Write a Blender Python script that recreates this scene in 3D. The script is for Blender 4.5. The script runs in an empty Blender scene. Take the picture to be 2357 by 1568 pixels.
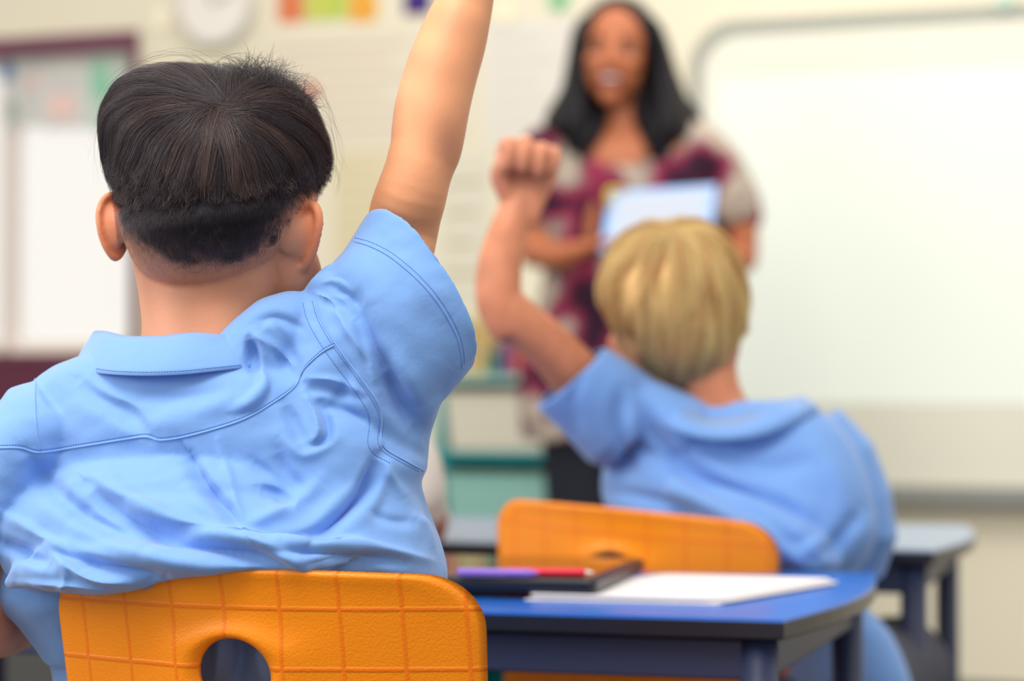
import bpy, math, random
import numpy as np
from mathutils import Vector, Matrix
from mathutils.bvhtree import BVHTree

# ---------------------------------------------------------------- camera, world, light, exposure
sc = bpy.context.scene
FPX = 5565.0                      # focal length in pixels of the 2357 px wide frame
CAM_Z = 0.91
PITCH = math.atan(96 / FPX)
cd = bpy.data.cameras.new('camera')
cam = bpy.data.objects.new('camera', cd)
sc.collection.objects.link(cam)
cam.location = (0, 0, CAM_Z)
cam.rotation_euler = (math.pi / 2 + PITCH, 0, 0)
cd.sensor_width = 36.0
cd.lens = FPX / 2357 * 36.0
cd.clip_start = 0.05
cd.dof.use_dof = True
cd.dof.focus_distance = 1.95
cd.dof.aperture_fstop = 3.3
sc.camera = cam

world = bpy.data.worlds.new('daylight')
sc.world = world
world.use_nodes = True
bg = world.node_tree.nodes['Background']
bg.inputs[0].default_value = (1.0, 0.965, 0.9, 1)
bg.inputs[1].default_value = 0.92

def area(name, loc, target, size, power, color):
    l = bpy.data.lights.new(name, 'AREA')
    l.shape = 'RECTANGLE'; l.size, l.size_y = size
    l.energy = power; l.color = color
    o = bpy.data.objects.new(name, l)
    sc.collection.objects.link(o)
    o.location = loc
    o.rotation_euler = (Vector(target) - Vector(loc)).to_track_quat('-Z', 'Y').to_euler()
    return o
area('window_daylight', (-2.6, 1.6, 2.0), (0.0, 2.3, 0.9), (2.0, 1.4), 37, (1.0, 0.96, 0.9))
area('unseen_overhead_light', (-0.5, 1.0, 2.7), (-0.1, 2.3, 0.7), (1.3, 1.0), 39, (1.0, 0.95, 0.86))
area('unseen_overhead_light', (0.5, 4.3, 2.9), (0.9, 6.3, 0.5), (2.6, 0.9), 36, (1.0, 0.96, 0.9))  # lamp out of view, added to brighten the back wall

sc.view_settings.view_transform = 'Standard'
sc.view_settings.look = 'None'
sc.view_settings.exposure = 0.11
sc.view_settings.gamma = 1.0
sc.view_settings.use_curve_mapping = False
sc.cycles.max_bounces = 6
sc.cycles.use_denoising = True

rng = np.random.default_rng(7)
random.seed(7)

# ---------------------------------------------------------------- helpers
UPV = np.array([0, -math.sin(PITCH), math.cos(PITCH)])
FWV = np.array([0, math.cos(PITCH), math.sin(PITCH)])
def P(px, py, d):
    """a point at depth d whose place was measured on the photograph"""
    return np.array([0, 0, CAM_Z]) + np.array([1., 0, 0]) * (px - 1178.5) / FPX * d + UPV * (784 - py) / FPX * d + FWV * d
def proj(V):
    r = np.asarray(V) - np.array([0, 0, CAM_Z])
    d = r @ FWV
    return 1178.5 + r[:, 0] / d * FPX, 784 - (r @ UPV) / d * FPX, d

def lin(h):
    if isinstance(h, str):
        c = [int(h[i:i + 2], 16) / 255 for i in (0, 2, 4)]
    else:
        c = [x / 255 for x in h]
    return tuple(x / 12.92 if x <= .04045 else ((x + .055) / 1.055) ** 2.4 for x in c)

def sstep(a, b, x):
    t = np.clip((x - a) / (b - a), 0, 1)
    return t * t * (3 - 2 * t)

class Noise:
    """sum of random sine waves, a cheap smooth 3D noise"""
    def __init__(s, seed, scale, n=24):
        r = np.random.default_rng(seed)
        k = r.normal(size=(n, 3)); k /= np.linalg.norm(k, axis=1)[:, None]
        s.k = k * (r.uniform(.6, 1.7, n) * 2 * math.pi / scale)[:, None]
        s.p = r.uniform(0, 6.28, n); s.n = n
    def __call__(s, V):
        out = np.zeros(len(V))
        for k, p in zip(s.k, s.p):
            out += np.sin(V @ k + p)
        return out / math.sqrt(s.n / 2)

def link(o, parent=None):
    sc.collection.objects.link(o)
    if parent is not None:
        o.parent = parent
        o.matrix_parent_inverse = Matrix.Translation(-Vector(parent.location)) if parent.rotation_euler.z == 0 and parent.rotation_euler.y == 0 else Matrix.Identity(4)
    return o

def mesh_from(name, V, F, mat=None, smooth=True, col=None, uv=None, parent=None):
    me = bpy.data.meshes.new(name)
    if isinstance(F, np.ndarray):
        V = np.ascontiguousarray(V, dtype=np.float32)
        n, k = F.shape
        me.vertices.add(len(V)); me.vertices.foreach_set('co', V.ravel())
        me.loops.add(n * k); me.loops.foreach_set('vertex_index', np.ascontiguousarray(F, dtype=np.int32).ravel())
        me.polygons.add(n)
        me.polygons.foreach_set('loop_start', np.arange(0, n * k, k, dtype=np.int32))
        me.polygons.foreach_set('loop_total', np.full(n, k, dtype=np.int32))
        me.update(calc_edges=True)
    else:
        me.from_pydata([tuple(map(float, v)) for v in V], [], [list(map(int, f)) for f in F])
    me.validate()
    if smooth:
        me.polygons.foreach_set('use_smooth', np.ones(len(me.polygons), dtype=bool))
    if col is not None:
        a = me.color_attributes.new('tone', 'FLOAT_COLOR', 'POINT')
        c = np.ones((len(me.vertices), 4), dtype=np.float32); c[:, :3] = col
        a.data.foreach_set('color', c.ravel())
    if uv is not None:
        l = me.uv_layers.new(name='UVMap')
        idx = np.empty(len(me.loops), dtype=np.int32); me.loops.foreach_get('vertex_index', idx)
        l.data.foreach_set('uv', np.ascontiguousarray(uv[idx], dtype=np.float32).ravel())
    if mat is not None:
        me.materials.append(mat)
    o = bpy.data.objects.new(name, me)
    link(o, parent)
    return o

def empty(name, loc, label, cat, group=None, rz=0):
    o = bpy.data.objects.new(name, None)
    o.empty_display_size = .05
    o.location = loc; o.rotation_euler = (0, 0, rz)
    sc.collection.objects.link(o)
    o['label'] = label; o['category'] = cat
    if group: o['group'] = group
    return o
def tag(o, label, cat, group=None):
    o['label'] = label; o['category'] = cat
    if group: o['group'] = group
    return o

# --- closed pieces are (V, F) pairs, F a list of index tuples or quad array
def rings(R, cap=True):
    """skin a list of rings (each n x 3) into a closed piece"""
    n = len(R[0]); V = np.vstack(R); F = []
    for i in range(len(R) - 1):
        a = i * n; b = a + n
        for j in range(n):
            k = (j + 1) % n
            F.append((a + j, a + k, b + k, b + j))
    if cap:
        c0 = len(V); V = np.vstack([V, R[0].mean(0), R[-1].mean(0)])
        for j in range(n):
            k = (j + 1) % n
            F.append((c0, k, j)); F.append((c0 + 1, (len(R) - 1) * n + j, (len(R) - 1) * n + k))
    return V, F

def ell(c, A, B, n=32, e=2.0):
    t = np.linspace(0, 2 * math.pi, n, endpoint=False)
    ct, st = np.cos(t), np.sin(t)
    k = 2.0 / e
    x = np.sign(ct) * np.abs(ct) ** k; y = np.sign(st) * np.abs(st) ** k
    return np.asarray(c) + np.outer(x, A) + np.outer(y, B)

def cr(pts, m=6):
    """Catmull-Rom through rows of any width"""
    p = np.asarray(pts, float)
    q = np.vstack([2 * p[0] - p[1], p, 2 * p[-1] - p[-2]])
    out = []
    for i in range(len(p) - 1):
        a, b, c, d = q[i:i + 4]
        for t in np.linspace(0, 1, m, endpoint=False):
            out.append(.5 * (2 * b + (c - a) * t + (2 * a - 5 * b + 4 * c - d) * t * t + (3 * b - a - 3 * c + d) * t ** 3))
    out.append(p[-1])
    return np.array(out)

def limb(pts, rad, n=20, m=6, flat=1.0, fdir=None, smooth=True, ends=True):
    """tapered round limb along points with a radius each; flat squeezes it along fdir"""
    pr = np.hstack([np.asarray(pts, float), np.asarray(rad, float)[:, None]])
    if smooth: pr = cr(pr, m)
    p, r = pr[:, :3], np.maximum(pr[:, 3], 1e-4)
    T = np.gradient(p, axis=0); T /= np.linalg.norm(T, axis=1)[:, None] + 1e-9
    up = np.array([0.13, .2, 1.]) if fdir is None else np.asarray(fdir, float)
    if fdir is None and abs(T[0] @ (up / np.linalg.norm(up))) > .9: up = np.array([1., .3, 0])
    R = []
    a = None
    for i in range(len(p)):
        if a is None or fdir is not None: a = up - T[i] * (up @ T[i])
        else: a = a - T[i] * (a @ T[i])
        a = a / (np.linalg.norm(a) + 1e-9); b = np.cross(T[i], a)
        R.append((p[i], a, b, r[i], T[i]))
    out = []
    if ends:
        for s in (85, 60, 30):
            q = R[0]; c, k = math.cos(math.radians(s)), math.sin(math.radians(s))
            out.append(ell(q[0] - q[4] * q[3] * k * flat, q[1] * q[3] * c * flat, q[2] * q[3] * c, n))
    for q in R: out.append(ell(q[0], q[1] * q[3] * flat, q[2] * q[3], n))
    if ends:
        for s in (30, 60, 85):
            q = R[-1]; c, k = math.cos(math.radians(s)), math.sin(math.radians(s))
            out.append(ell(q[0] + q[4] * q[3] * k * flat, q[1] * q[3] * c * flat, q[2] * q[3] * c, n))
    return rings(out)

def blob(c, r, n=28, m=18, rot=None):
    """ellipsoid"""
    R = []
    for i in range(1, m):
        a = math.pi * i / m
        z = math.cos(a); s = math.sin(a)
        R.append(np.array([(r[0] * s * math.cos(t), r[1] * s * math.sin(t), r[2] * z) for t in np.linspace(0, 2 * math.pi, n, endpoint=False)]))
    V, F = rings(R)
    V[-2] = (0, 0, r[2]); V[-1] = (0, 0, -r[2])
    if rot is not None: V = V @ np.asarray(rot).T
    return V + np.asarray(c), F

def rows(R, n=72, e=2.5, shear=-.26, m=5):
    """torso from measured rows (py, x_left, x_right, depth, half_depth)"""
    R = cr(R, m); out = []
    for py, xl, xr, d, b in R:
        c = P((xl + xr) / 2, py, d); hw = (xr - xl) / 2 / FPX * d
        out.append(ell(c, np.array([hw, shear * hw, 0]), np.array([0, b, 0]), n, e))
    return rings(out)

def join(pieces):
    V, F, k = [], [], 0
    for v, f in pieces:
        V.append(np.asarray(v)); F += [tuple(int(i) + k for i in q) for q in f]; k += len(v)
    return np.vstack(V), F

def arrays(me):
    V = np.empty(len(me.vertices) * 3, dtype=np.float32); me.vertices.foreach_get('co', V); V = V.reshape(-1, 3).astype(float)
    tot = np.empty(len(me.polygons), dtype=np.int32); me.polygons.foreach_get('loop_total', tot)
    if (tot == 4).all():
        F = np.empty(len(me.loops), dtype=np.int32); me.loops.foreach_get('vertex_index', F); F = F.reshape(-1, 4)
    else:
        F = np.array([list(p.vertices) if len(p.vertices) == 4 else list(p.vertices) + [p.vertices[-1]] for p in me.polygons], dtype=np.int32)
    return V, F

def union(pieces, vox, it=2):
    """one continuous skin round all pieces"""
    V, F = join(pieces)
    me = bpy.data.meshes.new('tmp')
    me.from_pydata([tuple(v) for v in V], [], F); me.validate()
    import bmesh
    bm = bmesh.new(); bm.from_mesh(me)
    bmesh.ops.recalc_face_normals(bm, faces=bm.faces)
    bm.to_mesh(me); bm.free()
    o = bpy.data.objects.new('tmp', me); sc.collection.objects.link(o)
    md = o.modifiers.new('r', 'REMESH'); md.mode = 'VOXEL'; md.voxel_size = vox; md.adaptivity = 0
    dg = bpy.context.evaluated_depsgraph_get()
    e = o.evaluated_get(dg); m2 = bpy.data.meshes.new_from_object(e)
    V, F = arrays(m2)
    bpy.data.objects.remove(o); bpy.data.meshes.remove(me); bpy.data.meshes.remove(m2)
    return lap(V, F, it), F

def lap(V, F, it, w=.6):
    E = np.vstack([F[:, [0, 1]], F[:, [1, 2]], F[:, [2, 3]], F[:, [3, 0]]])
    n = len(V)
    cnt = np.bincount(E[:, 0], minlength=n) + np.bincount(E[:, 1], minlength=n)
    cnt = np.maximum(cnt, 1)
    for _ in range(it):
        S = np.empty_like(V)
        for k in range(3):
            S[:, k] = np.bincount(E[:, 0], V[E[:, 1], k], n) + np.bincount(E[:, 1], V[E[:, 0], k], n)
        V = V * (1 - w) + S / cnt[:, None] * w
    return V

def normals(V, F):
    a = V[F[:, 2]] - V[F[:, 0]]; b = V[F[:, 3]] - V[F[:, 1]]
    fn = np.cross(a, b); N = np.zeros_like(V)
    for k in range(4):
        for j in range(3): N[:, j] += np.bincount(F[:, k], fn[:, j], len(V))
    return N / (np.linalg.norm(N, axis=1)[:, None] + 1e-12)

def strokes(V, F, S, gain=1.0, dmax=None):
    """folds in cloth: each stroke is (points, amplitude_mm, width_px_one_side, width_px_other_side)"""
    N = normals(V, F)
    x, y, d = proj(V)
    toc = np.array([0, 0, CAM_Z]) - V; toc /= np.linalg.norm(toc, axis=1)[:, None]
    w = sstep(-.05, .35, (N * toc).sum(1))
    if dmax is not None: w = w * (d < dmax)
    D = np.zeros(len(V))
    for pts, amp, w1, w2 in S:
        p = cr(np.array(pts, float), 5) if len(pts) > 2 else np.array(pts, float)
        wm = max(w1, w2) * 2.6
        sel = np.where((x > p[:, 0].min() - wm) & (x < p[:, 0].max() + wm) & (y > p[:, 1].min() - wm) & (y < p[:, 1].max() + wm))[0]
        if len(sel) == 0: continue
        q = np.stack([x[sel], y[sel]], 1)
        L = np.r_[0, np.cumsum(np.linalg.norm(np.diff(p, axis=0), axis=1))]
        best = np.full(len(sel), 1e9); sd = np.zeros(len(sel)); tt = np.zeros(len(sel))
        for i in range(len(p) - 1):
            ab = p[i + 1] - p[i]; l = np.linalg.norm(ab); u = ab / l
            r = q - p[i]; t = np.clip(r @ u, 0, l)
            c = r - np.outer(t, u); dist = np.linalg.norm(c, axis=1)
            s = np.sign(u[0] * r[:, 1] - u[1] * r[:, 0])
            m = dist < best
            best[m] = dist[m]; sd[m] = s[m]; tt[m] = (L[i] + t[m]) / L[-1]
        ww = np.where(sd > 0, w1, w2)
        taper = np.sin(np.clip(tt, 0.03, .97) * math.pi) ** .55
        D[sel] += amp * .001 * taper * np.exp(-(best / ww) ** 2)
    dirn = N * .6 + toc * .4
    return V + dirn * (D * w * gain)[:, None]

def surf(V, F):
    return BVHTree.FromPolygons([tuple(v) for v in V], [tuple(int(i) for i in f) for f in F])
def onto(bvh, px, py, off=.0006):
    o = Vector((0, 0, CAM_Z)); t = Vector(P(px, py, 1.0)) - o; t.normalize()
    h = bvh.ray_cast(o, t)
    if h[0] is None: return None, None
    n = h[1]
    if n.dot(t) > 0: n = -n
    return np.array(h[0] + n * off), np.array(n)

def resample(pts, step):
    p = cr(np.array(pts, float), 10)
    L = np.r_[0, np.cumsum(np.linalg.norm(np.diff(p, axis=0), axis=1))]
    t = np.arange(0, L[-1], step)
    return np.stack([np.interp(t, L, p[:, k]) for k in range(p.shape[1])], 1)

def strand_mesh(name, paths, rad, cols, mat, parent):
    """many hairs in one part: paths N x K x 3, three-sided, tapering to the tip"""
    N, K, _ = paths.shape
    T = np.gradient(paths, axis=1); T /= np.linalg.norm(T, axis=2, keepdims=True) + 1e-9
    ref = rng.normal(size=(N, 1, 3)) * .4 + np.array([0, -1., .2])
    A = np.cross(T, np.broadcast_to(ref, T.shape)); A /= np.linalg.norm(A, axis=2, keepdims=True) + 1e-9
    B = np.cross(T, A)
    tp = (1 - .85 * np.linspace(0, 1, K) ** 2)[None, :, None]
    r = rad[:, None, None] * tp
    V = np.stack([paths + r * (A * math.cos(a) + B * math.sin(a)) for a in (0, 2.094, 4.189)], 2)
    V = V.reshape(-1, 3)
    base = (np.arange(N) * K * 3)[:, None, None]; i = (np.arange(K - 1) * 3)[None, :, None]; j = np.arange(3)[None, None, :]
    k = (np.arange(3) + 1)[None, None, :] % 3
    F = np.stack([base + i + j, base + i + k, base + i + 3 + k, base + i + 3 + j], -1).reshape(-1, 4)
    col = np.repeat(cols, K * 3, axis=0)
    return mesh_from(name, V, F, mat, True, col=col, parent=parent)

# ---------------------------------------------------------------- materials
def mat(name, base, rough=.6, spec=.5, bump=None, metal=0, coat=0, sheen=0, emit=None, attr=False, sss=0, noise=None):
    m = bpy.data.materials.new(name); m.use_nodes = True
    nt = m.node_tree; b = nt.nodes['Principled BSDF']
    b.inputs['Base Color'].default_value = (*base, 1)
    b.inputs['Roughness'].default_value = rough
    b.inputs['Specular IOR Level'].default_value = spec
    b.inputs['Metallic'].default_value = metal
    b.inputs['Coat Weight'].default_value = coat
    b.inputs['Sheen Weight'].default_value = sheen
    src = None
    if attr:
        a = nt.nodes.new('ShaderNodeAttribute'); a.attribute_name = 'tone'; src = a.outputs['Color']
    if noise:
        sca, amt, c2 = noise
        tc = nt.nodes.new('ShaderNodeTexCoord'); n = nt.nodes.new('ShaderNodeTexNoise')
        n.inputs['Scale'].default_value = sca; n.inputs['Detail'].default_value = 6
        nt.links.new(tc.outputs['Object'], n.inputs['Vector'])
        mx = nt.nodes.new('ShaderNodeMix'); mx.data_type = 'RGBA'
        mr = nt.nodes.new('ShaderNodeMapRange'); mr.inputs[1].default_value = .35; mr.inputs[2].default_value = .65; mr.inputs[4].default_value = amt
        nt.links.new(n.outputs['Fac'], mr.inputs[0]); nt.links.new(mr.outputs[0], mx.inputs[0])
        if src: nt.links.new(src, mx.inputs[6])
        else: mx.inputs[6].default_value = (*base, 1)
        mx.inputs[7].default_value = (*c2, 1)
        src = mx.outputs[2]
    if src: nt.links.new(src, b.inputs['Base Color'])
    if sss:
        b.inputs['Subsurface Weight'].default_value = sss
        b.inputs['Subsurface Radius'].default_value = (1.0, .35, .18)
        b.inputs['Subsurface Scale'].default_value = .012
    if emit:
        b.inputs['Emission Color'].default_value = (*emit[0], 1); b.inputs['Emission Strength'].default_value = emit[1]
    if bump:
        tc = nt.nodes.new('ShaderNodeTexCoord'); last = None
        for sca, st in bump:
            n = nt.nodes.new('ShaderNodeTexNoise'); n.inputs['Scale'].default_value = sca; n.inputs['Detail'].default_value = 3
            nt.links.new(tc.outputs['Object'], n.inputs['Vector'])
            bp = nt.nodes.new('ShaderNodeBump'); bp.inputs['Strength'].default_value = st; bp.inputs['Distance'].default_value = .4 / sca
            nt.links.new(n.outputs['Fac'], bp.inputs['Height'])
            if last: nt.links.new(last, bp.inputs['Normal'])
            last = bp.outputs[0]
        nt.links.new(last, b.inputs['Normal'])
    return m

M = {}
M['shirt'] = mat('blue_cotton', lin((118, 162, 227)), .8, .25, bump=[(900, .25), (60, .12)], sheen=.3)
M['thread'] = mat('blue_thread', lin((84, 128, 205)), .8, .2)
M['skin'] = mat('skin', (.6, .35, .2), .5, .35, attr=True, sss=.22, bump=[(420, .12), (60, .08)])
M['hair'] = mat('hair', (.02, .02, .03), .34, .6, attr=True)
M['scalp'] = mat('hair_base', (.02, .02, .03), .6, .3, attr=True)
M['blond'] = mat('blond_hair', (.5, .35, .15), .45, .4, attr=True)
M['shorts'] = mat('grey_shorts_cloth', lin((78, 80, 92)), .85, .2, bump=[(500, .2)])
M['black_cloth'] = mat('black_trouser_cloth', lin((36, 40, 50)), .85, .2, bump=[(400, .2)])
M['white_cloth'] = mat('white_cotton', lin((222, 216, 204)), .85, .2, bump=[(500, .2)])
M['shoe'] = mat('black_leather', lin((28, 28, 30)), .45, .5)
M['sock'] = mat('grey_sock_knit', lin((120, 122, 128)), .9, .1, bump=[(600, .3)])
M['rubber'] = mat('black_rubber', lin((24, 24, 26)), .7, .3)
M['frame'] = mat('navy_powder_coated_steel', lin((44, 52, 84)), .42, .5, bump=[(600, .15)])
M['edge'] = mat('black_desk_edging', lin((30, 30, 42)), .3, .5)
M['desk_top'] = mat('blue_laminate', lin((30, 104, 208)), .26, .5, noise=(9, .25, lin((40, 114, 212))))
M['desk_glare'] = mat('laminate_with_glare', lin((128, 150, 186)), .22, .6)  # glare from the whiteboard painted in as a paler top colour
M['paper'] = mat('white_paper', lin((244, 240, 240)), .6, .3)
M['black_plastic'] = mat('black_plastic', lin((20, 22, 32)), .35, .5)
M['glass_black'] = mat('black_glass_screen', (.006, .006, .008), .05, .7)
M['pen_purple'] = mat('purple_plastic', lin((150, 110, 205)), .3, .5)
M['pen_red'] = mat('red_plastic', lin((232, 26, 62)), .3, .5)
M['rubber_white'] = mat('white_eraser_rubber', lin((235, 232, 224)), .7, .3)
M['steel'] = mat('dark_steel_tube', lin((60, 62, 68)), .35, .5, metal=.6)

def orange_mat():
    m = mat('orange_plastic', lin((255, 134, 4)), .36, .45)
    nt = m.node_tree; b = nt.nodes['Principled BSDF']
    uv = nt.nodes.new('ShaderNodeUVMap')
    sep = nt.nodes.new('ShaderNodeSeparateXYZ'); nt.links.new(uv.outputs[0], sep.inputs[0])
    def mth(op, a, b_=None, c=None):
        n = nt.nodes.new('ShaderNodeMath'); n.operation = op
        for i, v in enumerate((a, b_, c)):
            if v is None: continue
            if isinstance(v, (int, float)): n.inputs[i].default_value = v
            else: nt.links.new(v, n.inputs[i])
        return n.outputs[0]
    def line(ax):   # distance to nearest grid line, in cells
        f = mth('FRACT', ax); d = mth('MINIMUM', f, mth('SUBTRACT', 1.0, f))
        mr = nt.nodes.new('ShaderNodeMapRange'); mr.interpolation_type = 'SMOOTHSTEP'
        mr.inputs[1].default_value = .012; mr.inputs[2].default_value = .055
        nt.links.new(d, mr.inputs[0]); return mr.outputs[0]
    g = mth('MINIMUM', line(sep.outputs[0]), line(sep.outputs[1]))
    n = nt.nodes.new('ShaderNodeTexNoise'); n.inputs['Scale'].default_value = 520; n.inputs['Detail'].default_value = 2
    tc = nt.nodes.new('ShaderNodeTexCoord'); nt.links.new(tc.outputs['Object'], n.inputs['Vector'])
    b1 = nt.nodes.new('ShaderNodeBump'); b1.inputs['Strength'].default_value = .55; b1.inputs['Distance'].default_value = .0008
    nt.links.new(n.outputs['Fac'], b1.inputs['Height'])
    b2 = nt.nodes.new('ShaderNodeBump'); b2.inputs['Strength'].default_value = .45; b2.inputs['Distance'].default_value = .0012
    nt.links.new(g, b2.inputs['Height']); nt.links.new(b1.outputs[0], b2.inputs['Normal'])
    nt.links.new(b2.outputs[0], b.inputs['Normal'])
    mx = nt.nodes.new('ShaderNodeMix'); mx.data_type = 'RGBA'
    mx.inputs[6].default_value = (*lin((252, 128, 6)), 1); mx.inputs[7].default_value = (*lin((255, 146, 8)), 1)
    nt.links.new(g, mx.inputs[0]); nt.links.new(mx.outputs[2], b.inputs['Base Color'])
    return m
M['orange'] = orange_mat()
M['orange_plain'] = mat('orange_plastic_smooth', lin((255, 132, 4)), .34, .45)
# ---------------------------------------------------------------- room
TH = math.radians(22)
WT = np.array([math.cos(TH), -math.sin(TH), 0]); WN = np.array([-math.sin(TH), -math.cos(TH), 0]); WO = np.array([0, 6.5, 0])
ZV = np.array([0, 0, 1.])
def WS(px, py, off=0):
    """where a measured place falls on the back wall: (s along the wall, z)"""
    o = np.array([0, 0, CAM_Z]); r = P(px, py, 1.0) - o
    k = ((WO + WN * off - o) @ WN) / (r @ WN)
    q = o + r * k
    return (q - WO) @ WT, q[2]
def WP(s, z, off=0): return WO + WT * s + WN * off + ZV * z

def box_axes(c, ax, ay, az, bev=0.0):
    """box from a centre and three half vectors"""
    c = np.asarray(c, float); V = []
    for sx in (-1, 1):
        for sy in (-1, 1):
            for sz in (-1, 1): V.append(c + np.asarray(ax) * sx + np.asarray(ay) * sy + np.asarray(az) * sz)
    F = [(0, 1, 3, 2), (4, 6, 7, 5), (0, 4, 5, 1), (2, 3, 7, 6), (0, 2, 6, 4), (1, 5, 7, 3)]
    return np.array(V), F
def bevel(o, w, seg=3):
    m = o.modifiers.new('edge', 'BEVEL'); m.width = w; m.segments = seg; m.limit_method = 'ANGLE'
    return o
def wall_box(s0, s1, z0, z1, off0, off1):
    c = WP((s0 + s1) / 2, (z0 + z1) / 2, (off0 + off1) / 2)
    return box_axes(c, WT * abs(s1 - s0) / 2, WN * abs(off1 - off0) / 2, ZV * abs(z1 - z0) / 2)
def wrect(x0, y0, x1, y1, off=0):
    ym = (y0 + y1) / 2; xm = (x0 + x1) / 2
    return WS(x0, ym, off)[0], WS(x1, ym, off)[0], WS(xm, y1, off)[1], WS(xm, y0, off)[1]
def wob(name, pieces, m, parent=None, bev=0, smooth=False):
    V, F = join(pieces)
    o = mesh_from(name, V, F, m, smooth, parent=parent)
    if bev: bevel(o, bev)
    return o

M['wall'] = mat('cream_wall_paint', lin((232, 224, 202)), .8, .2, noise=(1.2, .5, lin((227, 220, 194))), bump=[(90, .05)])
M['floor'] = mat('grey_carpet', lin((104, 102, 104)), .95, .1, noise=(40, .7, lin((84, 84, 88))), bump=[(300, .5)])
M['maroon'] = mat('maroon_paint', lin((112, 62, 82)), .5, .4)
M['maroon_board'] = mat('maroon_pinboard_felt', lin((104, 58, 76)), .9, .1, bump=[(200, .3)])
M['skirt'] = mat('dark_grey_vinyl_skirting', lin((92, 92, 90)), .6, .3)
M['white_frame'] = mat('white_window_frame', lin((232, 220, 214)), .5, .4)

# window opening measured on the photo
ws0, ws1, wz0, wz1 = wrect(-330, 296, 318, 812)
wo0, wo1, oz0, oz1 = ws0, ws1, wz0, WS(160, 118)[1]
mu0, mu1 = WS(-14, 500)[0], WS(12, 500)[0]
S0, S1, ZT = -4.2, 4.6, 3.0
wl = [wall_box(S0, wo0, 0, ZT, 0, -.15), wall_box(wo1, S1, 0, ZT, 0, -.15),
      wall_box(wo0, wo1, 0, oz0, 0, -.15), wall_box(wo0, wo1, oz1, ZT, 0, -.15)]
w = wob('wall_back', wl, M['wall']); w['kind'] = 'structure'
fl = wob('floor', [box_axes((0, 2.5, -.05), (6, 0, 0), (0, 7, 0), (0, 0, .05))], M['floor']); fl['kind'] = 'structure'
bb = wob('baseboard_back', [wall_box(S0, S1, 0, .165, .014, 0)], M['skirt'], bev=.004); bb['kind'] = 'structure'

# window: frame, panes, maroon surround
wf = wob('window_1', [wall_box(mu0, mu1, oz0, oz1, -.03, -.09), wall_box(wo0, wo0 + .035, oz0, oz1, -.03, -.09), wall_box(wo1 - .02, wo1, oz0, oz1, -.03, -.09),
                      wall_box(wo0, wo1, oz0, oz0 + .03, -.03, -.09), wall_box(wo0, wo1, oz1 - .03, oz1, -.03, -.09)], M['white_frame'], bev=.003)
wf['kind'] = 'structure'
glass = mat('window_glass', (1, 1, 1), .02, .5)
gn = glass.node_tree
tr = gn.nodes.new('ShaderNodeBsdfTransparent'); gm = gn.nodes.new('ShaderNodeMixShader'); gm.inputs[0].default_value = .06
gn.links.new(tr.outputs[0], gm.inputs[1]); gn.links.new(gn.nodes['Principled BSDF'].outputs[0], gm.inputs[2])
gn.links.new(gm.outputs[0], gn.nodes['Material Output'].inputs[0])
wob('pane', [wall_box(wo0 + .02, wo1 - .02, oz0 + .02, oz1 - .02, -.055, -.061)], glass, wf)
# maroon surround: top bar and right post
t0 = WS(320, 70)[1]; t1 = WS(320, 114)[1]
tr_ = wob('trim_window', [wall_box(ws0 - .02, WS(322, 90)[0], t1, t0, .02, 0), wall_box(WS(306, 90)[0], WS(322, 90)[0], wz0, t1, .02, 0)], M['maroon'], bev=.004)
tr_['kind'] = 'structure'
# maroon pinboard under the window
s0, s1, z0, z1 = wrect(-260, 812, 300, 1400)
pb = empty('pinboard', WP((s0 + s1) / 2, z0, 0), 'maroon felt pinboard on the cream wall under the bright window', 'pinboard')
wob('felt', [wall_box(s0, s1, z0, z1, .012, 0)], M['maroon_board'], pb)
wob('frame', [wall_box(s0, s1, z1 - .02, z1, .02, .0), wall_box(s0, s1, z0, z0 + .02, .02, 0), wall_box(s0, s0 + .02, z0, z1, .02, 0), wall_box(s1 - .02, s1, z0, z1, .02, 0)], M['maroon'], pb, bev=.003)

# art sheets taped over the top panes of the window: each one a sheet
def sheet(name, x0, y0, x1, y1, col, off, label, cat, group=None, spots=(), parent=None, th=.0012):
    s0, s1, z0, z1 = wrect(x0, y0, x1, y1, off)
    o = wob(name, [wall_box(s0, s1, z0, z1, off + th, off)], mat(name + '_paper', lin(col), .7, .25), parent)
    if label: tag(o, label, cat, group)
    for (a0, b0, a1, b1, c) in spots:
        u0, u1, v0, v1 = wrect(a0, b0, a1, b1, off)
        wob('printed_patch', [blob(WP((u0 + u1) / 2, (v0 + v1) / 2, off + th), (abs(u1 - u0) / 2, .0015, abs(v1 - v0) / 2), 20, 10,
             rot=np.array([[math.cos(TH), math.sin(TH), 0], [-math.sin(TH), math.cos(TH), 0], [0, 0, 1]]))], mat('print_ink', lin(c), .7, .2), o, smooth=True)
    return o
sheet('window_painting', 10, 122, 100, 292, (206, 206, 202), -.028, 'grey white painting taped in the window, leftmost of three', 'painting', 'paintings taped to the window',
      [(0, 140, 34, 190, (96, 130, 170)), (14, 230, 40, 280, (150, 166, 160)), (60, 170, 92, 210, (226, 196, 188))])
sheet('window_painting', 103, 126, 196, 296, (214, 208, 204), -.028, 'cream painting with a pink round blot, middle of three in the window', 'painting', 'paintings taped to the window',
      [(106, 218, 176, 272, (240, 206, 194)), (120, 150, 180, 180, (214, 220, 210))])
sheet('window_painting', 199, 128, 304, 296, (196, 212, 200), -.028, 'pale green painting taped in the window beside the maroon post', 'painting', 'paintings taped to the window',
      [(206, 140, 262, 236, (150, 206, 176)), (240, 150, 290, 180, (212, 216, 206))])

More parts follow.
